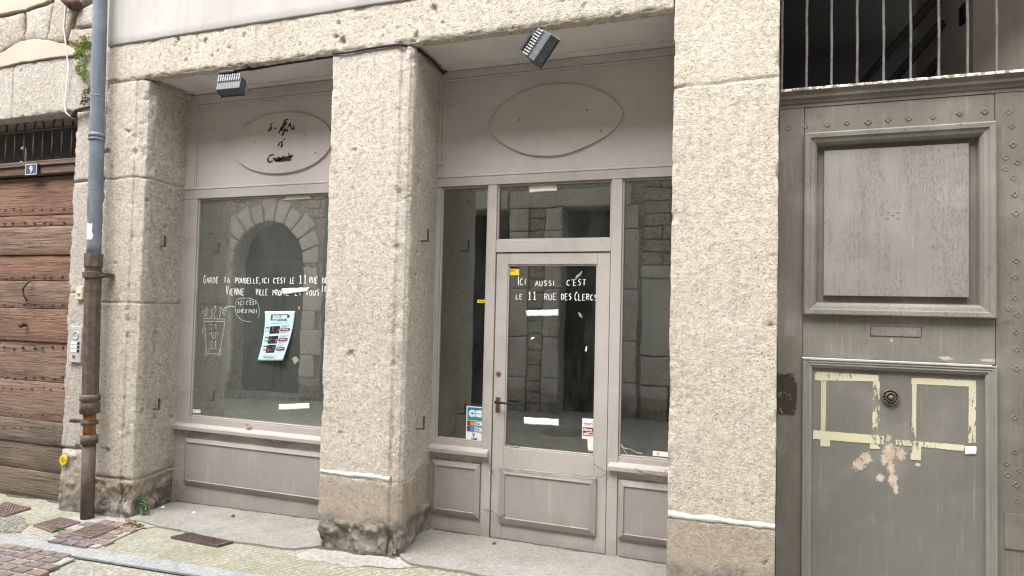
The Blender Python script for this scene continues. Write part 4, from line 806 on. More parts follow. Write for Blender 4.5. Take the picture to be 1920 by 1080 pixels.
# masking tape outlines left on the wicket
M_tape = None
def tape_mat(thr=.70):
    s = NT('worn_masking_tape'); col = s.mix(s.map(s.noise(3, 3), .4, .6), (.53,.50,.345), (.58,.55,.40)); tr = s.n('ShaderNodeBsdfTransparent')
    b = s.n('ShaderNodeBsdfPrincipled'); s.put(b.inputs['Base Color'], col); b.inputs['Roughness'].default_value = .8
    mx = s.n('ShaderNodeMixShader'); wz = s.map(s.noise(4.5, 3), .42, .60, .0, .26); s.put(mx.inputs[0], s.map(s.math('ADD', s.noise(80, 5, .75, s.scaled(1, 1, .35)), wz), thr, thr+.02)); s.put(mx.inputs[1], b.outputs[0]); s.put(mx.inputs[2], tr.outputs[0]); s.t.links.new(mx.outputs[0], s.out.inputs[0]); return s.m
M_tape = tape_mat(.68); M_tape2 = tape_mat(.80); YW = YG+.0105
def tape_outline(label, strips, seed):
    cs = [at(x, y, YW) for s_ in strips for x, y in s_]; c = np.mean(cs, 0); t = thing('tape_outline', (c[0], YW, c[2]), label, 'tape')
    for i, s_ in enumerate(strips):
        a, b, c4, d = [at(x, y, YW)[[0, 2]] for x, y in s_]; n = 40; G = []
        for v in (0, .33, .66, 1):
            G.append([(*(a+(b-a)*u+(d-a)*v+(a-b+c4-d)*u*v+np.array([.002, .002])*[float(fbm(u*30, v*30, i, 1, 3, seed)), float(fbm(u*30, v*30, i+9, 1, 3, seed))]),) for u in np.linspace(0, 1, n)])
        G = np.array(G); G = np.stack([G[..., 0], np.full(G.shape[:2], YW-.0002*i), G[..., 1]], -1); o = MB().grid(G).build('tape_strip', M_tape if abs(s_[1][0]-s_[0][0]) < 28 and abs(s_[2][1]-s_[1][1]) > 60 else M_tape2, t)
z6 = lambda *p: [(1220+x/2.571, 660+y/2.571) for x, y in p]
tape_outline('worn yellow masking tape outline on the left half of the lower gate panel', [z6((792,94),(1098,112),(1098,142),(792,136)), z6((822,136),(846,136),(842,380),(820,380)), z6((1072,140),(1104,142),(1102,405),(1068,402)), z6((784,376),(1124,405),(1122,446),(782,418)), z6((818,422),(864,424),(864,455),(818,454)), z6((1058,444),(1108,446),(1106,468),(1056,466))], 3)
tape_outline('worn yellow masking tape outline on the right half of the lower gate panel', [z6((1258,124),(1568,138),(1568,168),(1256,154)), z6((1260,154),(1282,154),(1280,440),(1256,438)), z6((1534,164),(1568,166),(1567,438),(1530,438)), z6((1180,422),(1512,448),(1510,478),(1182,446)), z6((1254,446),(1304,450),(1302,522),(1254,520))], 13)
strip(z6((1514,454),(1570,456),(1571,495),(1515,493)), YW-.002, 'white_label', 'small blank white label beside the right tape outline on the gate', 'label', M_white, seed=71, lift=.0004)

# ------------------------------------------------------------------ neighbouring house number 9
nb = thing('stone_house', (-6.2, 0, 0), 'old rubble-stone house with pink plaster patches over the plank door at the left edge', 'building')
jo = swept([(-5.10, 0), (-4.775, 0), (-4.775, .35), (-5.07, .35)], -.14, 3.128, fine={0, 3}, pits=60, seed=51, joints=((2.56, .010, .016), (1.66, .008, .012), (.42, .010, .02)), extra=low_break(.40, .022, 53), corner=.012).build('jamb', M_nb, nb, smooth=True)
swept([(0, 3.142), (0, 3.597), (.35, 3.597), (.35, 3.14)], -8.4, -4.90, 'x', fine={0, 3}, pits=80, seed=55, corner=.010, joints=((-5.885, .008, .018),)).build('lintel', M_nb, nb, smooth=True)
swept([(.01, 3.13), (.01, 3.598), (.30, 3.598), (.30, 3.13)], -4.895, -4.776, 'x', fine={0}, pits=8, seed=57, corner=.012).build('quoin', M_nb, nb, smooth=True)
MB().box(-12, -4.776, .035, .35, 3.60, 7.2).box(-12, -8.41, .02, .35, -.3, 3.599).build('wall', M_pinkpl, nb)
MB().box(-12, -4.78, -.35, .9, 7.203, 7.4).build('eaves', M_iron, nb)
z1 = lambda pts, Y=0.0: [at(x/3, y/3, Y)[[0, 2]] for x, y in pts]
mb = MB(); rng = random.Random(6)
def lumpy(poly, y0, y1, seed, jag=.012):
    P = np.array(poly); out = []
    for i in range(len(P)):
        a, b = P[i], P[(i+1) % len(P)]; n = max(2, int(np.linalg.norm(b-a)/.035))
        for q in range(n): p = a+(b-a)*q/n; out.append(p+jag*np.array([float(fbm(p[0], p[1], seed, 9, 3, 1)), float(fbm(p[0], p[1], seed, 9, 3, 2))]))
    return out
def dome(mb, poly, y0, seed, depth=.05, mi=0):      # a stone face: outline falls back at its rim, face slightly uneven
    P = np.array(lumpy(poly, 0, 0, seed)); c = P.mean(0); R = []
    for s_, dy in ((1.0, depth), (.995, .018), (.97, .004), (.9, -.002), (.7, -.005), (.45, -.006), (.2, -.006), (.02, -.006)):
        Q = c+(P-c)*s_; R.append([(p[0], y0+dy+.010*float(fbm(p[0], p[1], seed, 9, 3, 4)), p[1]) for p in Q])
    mb.grid(np.array(R), mi, wrap=True)
for i, pl_ in enumerate(([(-200,130),(0,98),(133,72),(130,228),(60,262),(0,298),(-200,330)], [(144,66),(296,12),(258,230),(200,222),(140,226)], [(304,2),(380,-40),(425,52),(372,214),(366,234),(262,232)], [(418,150),(436,56),(536,2),(560,-40),(570,140)], [(376,228),(394,166),(560,154),(560,246),(434,250)], [(440,-160),(560,-160),(556,-48),(430,40),(384,-45)], [(150,-200),(430,-200),(380,-50),(300,4),(280,0)])):
    dome(mb, z1(pl_), .0, i+3, mi=i % 2)
mb.build('rubble_stones', [M_rubble, M_nb], nb, smooth=True)
mb = MB()
for i, pl_ in enumerate(([(-300,96),(0,82),(150,56),(286,4),(160,-200),(-300,-200)], [(-300,420),(0,382),(130,352),(262,334),(424,312),(434,290),(360,246),(290,232),(200,224),(120,236),(40,285),(0,305),(-300,360)])): mb.plate(lumpy(z1(pl_), 0, 0, i+20), -.014, .034)
mb.build('plaster_patch', M_pinkpl, nb, bevel=.006)
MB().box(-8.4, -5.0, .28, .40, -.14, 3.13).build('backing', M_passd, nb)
# plank door
M_plank = None
def wood(name, c1, c2, dark):
    s = NT(name); v = s.scaled(.09, 1, 2.2); gr = s.noise(26, 7, .72, v, 1.2); col = s.mix(s.map(gr, .35, .65), c1, c2)
    col = s.mix(s.map(s.noise(60, 5, .7, s.scaled(.05, 1, 1.6), .6), .52, .62, 0, .85), col, dark); col = s.mix(s.map(s.noise(4, 4, .6, s.scaled(.5, 1, 1)), .5, .72, 0, .5), col, dark)
    col = s.mix(s.map(s.noise(30, 4, .7, s.scaled(.12, 1, 1.3, (5, 0, 2))), .60, .72, 0, .4), col, (.33,.26,.21))
    return s.done(col, .82, s.bump(s.math('ADD', s.math('MULTIPLY', gr, 2), s.noise(70, 4, .7, s.scaled(.06, 1, 1.5))), .7, .012), spec=.2)
M_w1 = wood('weathered_red_wood', (.20,.115,.08), (.31,.185,.13), (.065,.045,.036)); M_w2 = wood('weathered_brown_wood', (.20,.128,.095), (.31,.21,.16), (.055,.04,.032)); M_w3 = wood('weathered_grey_wood', (.16,.122,.095), (.23,.18,.145), (.06,.048,.04))
YP = .15; d9 = thing('plank_door', (-6.3, YP, -.08), 'weathered brown plank door studded with nails, under house number 9', 'door')
zs_ = [2.66, 2.326, 2.226, 1.98, 1.757, 1.517, 1.237, .897, .573, .374, .146, -.09]
for i in range(len(zs_)-1):
    n = 120; xs = np.linspace(-8.3, -5.12, n); zt = zs_[i]-.0012+.0025*fbm(xs, 0*xs, 0*xs+i, 3, 3, i*0+3+i); zb_ = zs_[i+1]+.0012+.0025*fbm(xs, 0*xs, 0*xs+i+1, 3, 3, i+1)
    yo = YP+.008*math.sin(i*2.3); rows = [np.stack([xs, np.full(n, YP+.05), zt], -1)]
    for v in (0, .02, .3, .5, .7, .98, 1): rows.append(np.stack([xs, yo+.003*fbm(xs, 0*xs+v*3, 0*xs, 2.5, 3, i+7)+(.003 if v in (0, 1) else 0), zt+(zb_-zt)*v], -1))
    rows.append(np.stack([xs, np.full(n, YP+.05), zb_], -1)); MB().grid(np.array(rows)).build('plank', [M_w1, M_w1, M_w2, M_w1, M_w2, M_w1, M_w2, M_w2, M_w3, M_w3, M_w3][i], d9, smooth=True)
npx = [(x+rng.uniform(-4, 4), y+rng.uniform(-2, 2)) for y in (392, 418, 455, 520, 572, 596, 633, 652, 708, 728, 778, 800) for x in (8, 26, 44, 62, 80, 98, 118)]
n0 = None
for i, (x, y) in enumerate(npx[:84]):
    P = at(x, y, YP)
    if n0 is None:
        n0 = MB().lathe([(0, -.006), (.006, -.005), (.010, -.001), (.010, .012)], (P[0], YP-.004, P[2]), n=8).build('nail', M_iron, d9, smooth=True); Q0 = P
    else:
        o = n0.copy(); COL.objects.link(o); o.parent = d9; o.location = (P[0]-Q0[0], 0, P[2]-Q0[2])
def knocker(pts, par, nm): MB().tube(pts[0], pts[1], 10).build(nm, M_iron, par, smooth=True)
P = at(58, 548, YP); knocker(([(P[0]+.02, YP-.005, P[2]+.10), (P[0]+.0, YP-.03, P[2]+.085), (P[0]-.035, YP-.045, P[2]+.03), (P[0]-.03, YP-.04, P[2]-.03), (P[0]-.015, YP-.02, P[2]-.07), (P[0]-.05, YP-.005, P[2]-.08)], [.005, .008, .009, .008, .007, .005]), d9, 'handle')
P = at(52, 609, YP); g = MB(); g.lathe([(0, -.07), (.022, -.068), (.026, -.055), (.018, -.03), (.010, -.02), (.012, -.004), (.03, 0)], (P[0], YP, P[2]), n=16); g.build('door_knob', M_iron, d9, smooth=True)
# transom beam and grille with arched tops over the plank door
gr_ = thing('window_grille', (-6.2, .13, 2.78), 'dark iron grille with small pointed arches above the plank door', 'grille')
mb = MB(); mb.box(-8.3, -5.105, .10, .24, 2.672, 2.74).box(-8.3, -5.105, .085, .24, 2.742, 2.785); mb.build('beam', wood('beam_wood', (.14,.095,.07), (.19,.14,.11), (.06,.045,.035)), gr_, bevel=.004)
gza = at(35, 229, .129)[2]; gzr = at(40, 248, .129)[2]
MB().box(-8.3, -5.105, .12, .14, gza+.012, gza+.028).build('top_rail', M_iron, gr_); MB().box(-8.3, -5.105, .12, .138, gzr-.005, gzr+.005).build('middle_rail', M_iron, gr_)
b0 = None
for i in range(26):
    x = -5.20-.117*i
    if b0 is None: b0 = MB().tube([(x, .129, 2.78), (x, .129, gza-.055)], .0075, 8).build('bar', M_iron, gr_, smooth=True)
    else: o = b0.copy(); COL.objects.link(o); o.parent = gr_; o.location = (-.117*i, 0, 0)
a0 = None
for i in range(13):
    x = -5.2585-.234*i
    if a0 is None: a0 = MB().tube([(x+.0585*math.cos(t), .129, gza-.055+.055*math.sin(t)) for t in np.linspace(0, math.pi, 14)], .0075, 8).build('arch', M_iron, gr_, smooth=True)
    else: o = a0.copy(); COL.objects.link(o); o.parent = gr_; o.location = (-.234*i, 0, 0)
MB().tube([(-5.95+.03*math.cos(t), .155, 2.86+.07*math.sin(t)) for t in np.linspace(-2.2, 2.2, 16)], .012, 8).build('hoop', M_ivory, gr_, smooth=True)
# number plate
a, b = at(49.5, 311, .083), at(72, 325, .083); px_, pz_ = (a[0]+b[0])/2, (a[2]+b[2])/2
np9 = thing('number_plate', (px_, .083, pz_-.05), 'small blue enamel plate with white number 9 over the plank door', 'house number'); mb = MB(); mb.box(px_-.075, px_+.075, .072, .0845, pz_-.05, pz_+.05); mb.build('plate', M_plateblue, np9, bevel=.002)
mb = MB(); frame_bars(mb, px_-.070, px_+.070, pz_-.045, pz_+.045, .004, .0712, .0722); text(mb, '9', .085, px_, pz_-.030, .0714, 0, .001, 'CENTER'); mb.build('number', M_white, np9)
# bell push, intercom, yellow stud sticker on the jamb
P = at(150.5, 549.5, -.01); bp = thing('bell_push', (P[0], 0, P[2]-.05), 'ivory doorbell push on the stone jamb beside the drainpipe', 'doorbell'); MB().box(P[0]-.038, P[0]+.038, -.022, .012, P[2]-.052, P[2]+.052).build('plate', M_ivory, bp, bevel=.004)
MB().lathe([(0, -.010), (.012, -.009), (.014, -.003), (.018, -.003), (.020, 0)], (P[0], -.022, P[2]), n=18).build('button', plain('cream_button', (.66,.62,.48), .4), bp, smooth=True)
a, b = at(133, 612, -.01), at(153, 680, -.01); ic = thing('intercom', ((a[0]+b[0])/2, 0, b[2]), 'grey metal intercom panel with speaker and three name buttons on the jamb', 'intercom')
xm, w_, zt, zb_ = (a[0]+b[0])/2, .065, a[2], b[2]; MB().box(xm-w_, xm+w_, -.018, .012, zb_, zt).build('plate', M_alu, ic, bevel=.003)
MB().lathe([(.036, -.001), (.034, -.004), (.026, -.004), (.024, -.001)], (xm, -.018, zt-.07), n=22).build('speaker', M_alu, ic, smooth=True)
for i in range(3):
    MB().box(xm-.045, xm+.018, -.0205, -.0175, zb_+.082+.030*i, zb_+.102+.030*i).build('name_tag', M_paper, ic); MB().box(xm+.026, xm+.046, -.0225, -.0175, zb_+.082+.030*i, zb_+.102+.030*i).build('button', M_black, ic, bevel=.001)
MB().lathe([(0, -.003), (.014, -.003), (.016, 0)], (xm-.01, -.018, zb_+.045), n=16).build('lock', M_brass, ic)
P = at(118, 863, -.02); st = thing('round_sticker', (P[0], -.014, P[2]-.04), 'round yellow sticker on the worn stone jamb foot', 'sticker'); MB().lathe([(0, -.004), (.038, -.004), (.040, -.001), (.040, .01)], (P[0], -.018, P[2]), n=24).build('disc', M_yellow, st)
mb = MB(); 
for i, (u, w) in enumerate(((-.012, .012), (-.02, .024), (-.016, .02))): mb.add([(P[0]+u, -.0232, P[2]+.013-.014*i), (P[0]+w, -.0232, P[2]+.013-.014*i), (P[0]+w, -.0232, P[2]+.018-.014*i), (P[0]+u, -.0232, P[2]+.018-.014*i)], [(0,1,2,3)])
mb.build('print', M_black, st)

# ------------------------------------------------------------------ drainpipe
dp = thing('drainpipe', (-4.66, -.09, -.06), 'drainpipe, blue-grey zinc above and rusty brown cast iron below, between the two buildings', 'drainpipe')
pc = lambda z: (-4.652-.0285*z, -.095, z)
MB().tube([pc(7.1)]+[pc(z) for z in np.linspace(4.2, 1.93, 24)], .050, 24).build('upper_pipe', M_zinc, dp, smooth=True)
for z, dz in ((2.885, .018), (2.855, .012)): MB().tube([pc(z-dz), pc(z-dz*.5), pc(z+dz*.5), pc(z+dz)], [.051, .059, .059, .051], 24).build('joint_ring', M_zinc, dp, smooth=True)
MB().tube([pc(3.19), pc(3.195), pc(3.2)], [.0505, .052, .0505], 24).build('solder_seam', M_zinc, dp, smooth=True); MB().tube([pc(2.452), pc(2.455), pc(2.458)], [.0505, .052, .0505], 24).build('solder_seam', M_zinc, dp, smooth=True)
MB().tube([pc(1.965), pc(1.96), pc(1.86), pc(1.85)], [.052, .068, .068, .06], 8, phase=.3).build('collar', M_cast, dp)
MB().tube([pc(1.855), pc(.86)], .060, 8, phase=.3).build('lower_pipe', M_cast, dp)
g = MB(); g.tube([pc(1.82), pc(1.815), pc(1.775), pc(1.77)], [.06, .072, .072, .06], 12); x, y, z = pc(1.795); g.box(x+.06, x+.11, -.075, -.005, z-.018, z+.018).tube([(x+.09, -.08, z), (x+.09, -.098, z)], .012, 6); g.build('bracket', M_iron, dp)
g = MB(); g.tube([pc(.88), pc(.87), pc(.835), pc(.825), pc(.815), pc(.735), pc(.73)], [.060, .070, .070, .060, .068, .068, .045], 20); g.build('collar', M_cast, dp, smooth=True)
g = MB(); g.tube([pc(.75), pc(.56)], .043, 20); g.build('rusty_pipe', M_rust, dp, smooth=True)
g = MB(); x, y, z = pc(.665); g.tube([pc(.685), pc(.68), pc(.65), pc(.645)], [.043, .058, .058, .043], 16); g.tube([(x-.045, y-.0, z), (x-.12, y-.02, z+.015), (x-.175, y-.02, z+.010), (x-.20, y-.005, z-.004), (x-.17, y+.02, z-.008), (x-.10, y+.03, z)], .011, 8); g.build('bracket', M_iron, dp, smooth=True)
g = MB(); g.tube([pc(.575), pc(.57), pc(.51), pc(.50)], [.043, .060, .060, .046], 20); g.build('collar', M_cast, dp, smooth=True)
g = MB(); g.tube([pc(.52), pc(-.10)], .046, 20); g.build('foot_pipe', M_cast, dp, smooth=True)
for z0, z1_, a0, a1, mt, nm_ in ((2.07, 2.19, -1.9, -.9, M_white, 'torn_label'), (2.24, 2.40, -2.4, -1.7, M_cast, 'tape_mark')):
    n = 14; G = []
    for z in np.linspace(z0, z1_, 10): c = pc(z); G.append([(c[0]+.0512*math.cos(t)+.004*float(fbm(t, z, 0, 12, 2, 3))*0, c[1]+.0512*math.sin(t), z+.012*float(fbm(t*3, z*20, 0, 1, 2, 4))) for t in np.linspace(a0+.15*float(fbm(z, 0, 0, 30, 2, 1)), a1+.2*float(fbm(z, 1, 0, 40, 2, 2)), n)])
    MB().grid(np.array(G)).build(nm_, (NTm := M_paper) if mt is M_white else plain('brown_tape', (.16,.145,.11), .6), dp, smooth=True)

# ------------------------------------------------------------------ floodlights and cable under the lintel
def flood(c, R, label):
    c = np.array(c); R = np.array(R); t = thing('floodlight', c, label, 'floodlight', 'floodlights under the lintel'); T = lambda V: (np.array(V)-0)@R.T+c
    def bx(mb, *a): 
        m2 = MB().box(*a); mb.add(T(m2.v[0]), m2.f)
    w, hh, d = .090, .052, .042
    mb = MB(); m2 = MB(); m2.add([(-w,-d*.6,-hh),(w,-d*.6,-hh),(w,-d*.6,hh),(-w,-d*.6,hh),(-w*1.05,d,-hh*1.1),(w*1.05,d,-hh*1.1),(w*1.05,d,hh*1.1),(-w*1.05,d,hh*1.1)], [(0,1,2,3),(0,4,5,1),(1,5,6,2),(2,6,7,3),(3,7,4,0),(4,7,6,5)]); mb.add(T(m2.v[0]), m2.f); mb.build('housing', M_fl, t, bevel=.004)
    mb = MB()
    for i in range(10):
        x = -w+.012+i*(2*w-.024)/9; bx(mb, x-.004, x+.004, -d*.6-.012, d*.9, hh*1.0, hh+.016); bx(mb, x-.004, x+.004, -d*.6-.010, -d*.6+.001, hh*.3, hh*1.0)
    mb.build('cooling_fin', plain('fin_grey', (.30,.315,.33), .5), t)
    mb = MB(); bx(mb, -w*1.12, w*1.12, d+.001, d+.008, -hh*1.2, hh*1.2); mb.build('front_bezel', M_fl, t, bevel=.002)
    mb = MB(); bx(mb, -w*.95, w*.95, d+.0085, d+.011, -hh*1.0, hh*1.0); mb.build('glass', plain('lamp_glass', (.25,.26,.26), .15), t)
    mb = MB(); m2 = MB().tube([(-.075, -.02, hh+.045), (.03, -.02, hh+.045)], .02, 14); mb.add(T(m2.v[0]), m2.f); m2 = MB().box(-.07, -.055, -.03, -.012, hh-.005, hh+.05); mb.add(T(m2.v[0]), m2.f); m2 = MB().box(.015, .03, -.03, -.012, hh-.005, hh+.05); mb.add(T(m2.v[0]), m2.f); mb.build('yoke', M_cable, t)
    return t, T
def Rm(rx, ry, rz): return np.array((Matrix.Rotation(rz, 3, 'Z') @ Matrix.Rotation(ry, 3, 'Y') @ Matrix.Rotation(rx, 3, 'X')))
P = at(432, 160, -.08); t1, T1 = flood(P, Rm(math.radians(-20), math.radians(-4), math.radians(12)), 'upright dark grey floodlight hanging over the left oval sign')
g = MB(); a = T1([(0.02, -.02, .107)])[0]; g.tube([a, (a[0]+.03, -.02, 3.30), (a[0]+.05, .04, 3.325)], .014, 8).tube([(a[0]+.05, .05, 3.322), (a[0]+.3, .045, 3.330), (-2.64, .04, 3.338)], .009, 8); g.build('cable', M_cable, t1, smooth=True)
P = at(1013, 88, -.10); t2, T2 = flood(P, Rm(math.radians(-18), math.radians(-52), math.radians(-8)), 'tilted dark grey floodlight hanging over the blank oval sign')
g = MB(); a = T2([(0.0, -.02, .107)])[0]; g.tube([a, (a[0]+.02, -.03, a[2]+.04), (a[0]+.05, .04, 3.332)], .013, 8); g.build('cable', M_cable, t2, smooth=True)
cb = MB().tube([(-2.645, -.006, 3.335), (-2.58, -.010, 3.330), (-2.50, -.012, 3.326), (-2.40, -.008, 3.335), (-2.22, -.010, 3.338), (-2.11, -.008, 3.336), (-2.06, .035, 3.325), (-2.02, .10, 3.318), (-2.035, .3, 3.335), (-2.06, .53, 3.33)], .008, 8).build('cable', M_cable, None, smooth=True, loc=(-2.4, 0, 3.33)); tag(cb, 'thin black cable running along the top of the middle pillar', 'cable')
P = at(124, 0, -.012); Q = at(121, 205, -.012)
cb = MB().tube([(P[0]+.3, -.015, P[2]+1.2), (P[0], -.012, P[2]), (P[0]-.01, -.014, 3.85), (Q[0]+.03, -.016, 3.5), (Q[0], -.014, Q[2]+.05), (Q[0]+.02, -.014, Q[2]-.03), (Q[0]+.12, -.012, Q[2]-.09)], .005, 8).build('cable', M_paper, None, smooth=True, loc=(P[0], 0, 3.3)); tag(cb, 'thin white cable hanging down the rubble wall at the left', 'cable')
P = at(140, 210, -.03); cb = MB().tube([(P[0]-.03, -.02, P[2]-.03), (P[0]+.02, -.035, P[2]+.01), (P[0]+.12, -.04, P[2]+.02), (P[0]+.2, -.035, P[2]+.03)], [.022, .014, .013, .013], 8).build('pipe_hook', M_iron, None, smooth=True, loc=P); tag(cb, 'short dark iron pipe stub beside the zinc drainpipe under the lintel', 'hook')
P = at(134, 8, -.02); cb = MB().tube([(P[0]-.02, -.02, P[2]+.15), (P[0], -.04, P[2]+.02), (P[0]+.05, -.05, P[2]-.02), (P[0]+.1, -.02, P[2])], [.05, .06, .05, .03], 10).build('iron_fitting', M_iron, None, smooth=True, loc=P); tag(cb, 'dark iron fitting on the rubble wall at the top left', 'fitting')

# ------------------------------------------------------------------ plants
M_leaf = plain('fern_leaf', (.24,.34,.06), .7, .35); M_leaf2 = plain('weed_leaf', (.055,.17,.04), .6, .3); M_dry = plain('dry_grass', (.34,.29,.14), .8, .2)
def leafy(name, label, cat, blobs, mat, seed, base, size=(.012, .028), drop=.5):
    rng = random.Random(seed); mb = MB(); st = MB()
    for (c, r, n) in blobs:
        for _ in range(n):
            d = np.array([rng.gauss(0, 1), -abs(rng.gauss(0, .8)), rng.gauss(0, 1)]); d /= np.linalg.norm(d); p = np.array(c)+d*np.array(r)*rng.uniform(.2, 1)**.6; L = rng.uniform(*size); w = L*rng.uniform(.35, .6)
            u = np.array([rng.uniform(-1, 1), -rng.uniform(.1, .8), rng.uniform(-1, .3)*drop*2]); u /= np.linalg.norm(u); s_ = np.cross(u, [rng.uniform(-.4, .4), -1, rng.uniform(-.2, .8)]); s_ /= np.linalg.norm(s_)+1e-9; nn = np.cross(u, s_)
            mb.add([p, p+u*L*.5+s_*w*.5+nn*.003, p+u*L+nn*-.004, p+u*L*.5-s_*w*.5+nn*.003, p+u*L*.55-nn*.004], [(0,1,4),(1,2,4),(2,3,4),(3,0,4)])
            if rng.random() < .25: st.tube([np.array(c)+np.array([0, .02, 0]), (np.array(c)+p)/2+np.array([0, -.01, .01]), p], .0015, 5)
    t = thing(name, base, label, cat); mb.build('leaves', mat, t); return t
W = lambda x, y, Y=-.02: at(x, y, Y)
leafy('wall_fern', 'bright green fern growing from the wall crack behind the drainpipe', 'fern', [(W(158, 88), (.07, .05, .09), 420), (W(152, 104), (.05, .045, .06), 200), (W(165, 78), (.04, .04, .06), 90), (W(155, 130), (.06, .045, .06), 260), (W(148, 128), (.02, .03, .02), 40), (W(163, 145), (.03, .03, .05), 90)], M_leaf, 3, W(160, 110, 0), size=(.007, .019))
leafy('wall_moss', 'dark green moss tuft low behind the zinc pipe by the iron stub', 'moss', [(W(163, 180), (.05, .025, .07), 160), (W(160, 192), (.06, .02, .03), 80)], plain('dark_moss', (.075,.10,.03), .9, .3), 4, W(160, 185, 0), size=(.007, .016))
P = gnd(276, 964); leafy('weed', 'small leafy green weed at the foot of the left pillar', 'plant', [((P[0], P[1]-.02, P[2]+.05), (.045, .04, .035), 26), ((P[0]-.01, P[1]-.02, P[2]+.10), (.04, .035, .035), 22)], M_leaf2, 6, P, size=(.025, .04))
P = gnd(255, 985); leafy('dry_grass_tuft', 'dry yellowish grass tuft at the edge of the threshold slab', 'grass', [((P[0], P[1], P[2]+.012), (.10, .04, .02), 60)], M_dry, 8, P, size=(.02, .045), drop=-.6)
P = gnd(116, 993); leafy('moss_tuft', 'green moss tuft between the two iron covers', 'moss', [((P[0], P[1], P[2]+.006), (.07, .03, .012), 70)], M_leaf2, 9, P, size=(.008, .018))

# ------------------------------------------------------------------ small litter
def pebble(P, r, mat, name, label, cat, seed):
    mb = MB(); R = []
    for i in range(7):
        th = math.pi*i/6; R.append([(P[0]+r*1.2*math.sin(th)*math.cos(a)*(1+.3*float(fbm(a, th, seed, 1, 2, 1))), P[1]+r*math.sin(th)*math.sin(a)*(1+.3*float(fbm(a, th, seed, 1, 2, 2))), P[2]+r*.6+r*.7*math.cos(th)) for a in np.linspace(0, 2*math.pi, 11)[:-1]])
    o = mb.grid(np.array(R), wrap=True).build(name, mat, None, smooth=True, loc=P); return tag(o, label, cat)
pebble(gnd(758, 1021), .018, M_granite, 'pebble', 'grey pebble at the foot of the middle pillar reveal', 'pebble', 2)
pebble(gnd(1157, 1046), .010, M_patch, 'pebble', 'tiny pale pebble at the foot of the right shop panels', 'pebble', 3)
pebble(gnd(363, 963), .012, M_paper, 'paper_crumb', 'tiny white paper crumb on the left threshold', 'litter', 4)
for q, ((x, y), lab) in enumerate((((304, 952), 'curled pale leaf near the weed on the left threshold'), ((436, 968), 'tiny dark crumb on the left threshold slab'), ((926, 1020), 'small dark crumb on the threshold before the shop door'))):
    P = gnd(x, y, .008); rng = random.Random(q); G = np.array([[(P[0]+.03*(u-.5), P[1]+.02*(v-.5), P[2]+.010*math.sin(u*3)*(v+.3)) for u in np.linspace(0, 1, 6)] for v in np.linspace(0, 1, 4)]); o = MB().grid(G).build('dead_leaf' if q == 0 else 'crumb', [M_cream, M_iron, M_iron][q], None, smooth=True, loc=P); tag(o, lab, 'leaf' if q == 0 else 'litter')
P = at(463, 800, YL-.02); G = np.array([[(P[0]+.045*(u-.5), P[1]-.03*(v-.5), P[2]+.012+.015*math.sin(u*4+v*2)*(v-.3)+.01*v) for u in np.linspace(0, 1, 7)] for v in np.linspace(0, 1, 5)]); o = MB().grid(G).build('dead_leaf', plain('brown_leaf', (.20,.11,.05), .8, .3), None, smooth=True, loc=P); tag(o, 'brown dead leaf lying on the left window sill', 'leaf')
# dusty cobwebs strung in the corners
s_ = NT('dusty_cobweb'); tr_ = s_.n('ShaderNodeBsdfTransparent'); df = s_.n('ShaderNodeBsdfDiffuse'); df.inputs[0].default_value = (.30,.255,.21,1); mx = s_.n('ShaderNodeMixShader'); s_.put(mx.inputs[0], s_.map(s_.noise(55, 4, .7), .46, .68, 0, .55)); s_.put(mx.inputs[1], tr_.outputs[0]); s_.put(mx.inputs[2], df.outputs[0]); s_.t.links.new(mx.outputs[0], s_.out.inputs[0]); M_web = s_.m
M_thread = plain('web_thread', (.19,.15,.12), .9); M_palethread = plain('pale_thread', (.60,.57,.53), .9)
def cobweb(label, tri, threads, seed, Y0, mat=None, th=.0012):
    rng = random.Random(seed); P3 = [at(x, y, Y) for x, y, Y in tri]; c = sum(P3)/len(P3); t = thing('cobweb', c, label, 'cobweb')
    if len(P3) == 3:
        G = []
        for i in range(9):
            u = i/8; a = P3[0]+(P3[1]-P3[0])*u; b = P3[0]+(P3[2]-P3[0])*u; G.append([a+(b-a)*v+np.array([0, .01, -.02])*math.sin(math.pi*v)*u for v in np.linspace(0, 1, 8)])
        MB().grid(np.array(G)).build('sheet', M_web, t, smooth=True)
    for pts in threads:
        mb = MB()
        Q = [at(x, y, Y) for x, y, Y in pts]; Q2 = []
        for i in range(len(Q)-1):
            for q in range(6): u = q/6; Q2.append(Q[i]+(Q[i+1]-Q[i])*u+np.array([0, 0, -.006])*math.sin(math.pi*u)+.004*np.array([rng.gauss(0, .3), rng.gauss(0, .3), rng.gauss(0, .3)]))
        Q2.append(Q[-1]); mb.tube(Q2, [th*rng.uniform(.7, 2.2) for _ in Q2], 5); mb.build('thread', mat or M_thread, t)
    return t
cobweb('grey cobweb sheet stretched from the right shop sill to the cream pillar', [(1250, 912, .50), (1150, 872, .53), (1252, 880, .50)], [((1190,878,.52),(1225,890,.51),(1252,912,.5))], 1, 0)
cobweb('dusty cobweb tuft in the upper left corner of the left shopfront', [(346,300,.40),(342,322,.38),(330,312,.33)], [((318,318,.3),(335,305,.38),(352,300,.44)), ((322,298,.3),(338,312,.4),(350,308,.44))], 2, 0)
cobweb('hanging dust web at the left window frame beside the upper bracket', [(336,445,.38),(355,455,.44),(346,438,.44)], [((332,443,.36),(345,456,.42),(356,446,.44))], 3, 0)
cobweb('dusty webs under the left window sill', [(325,806,.42),(395,818,.43),(345,822,.445)], [((330,806,.42),(380,812,.43),(430,812,.43)), ((400,812,.42),(425,826,.44),(440,812,.42)), ((470,815,.42),(500,822,.44),(520,838,.42)), ((540,823,.42),(566,830,.44),(590,828,.42)), ((355,820,.44),(360,806,.43),(372,810,.42)), ((440,812,.42),(415,826,.44))], 4, 0)
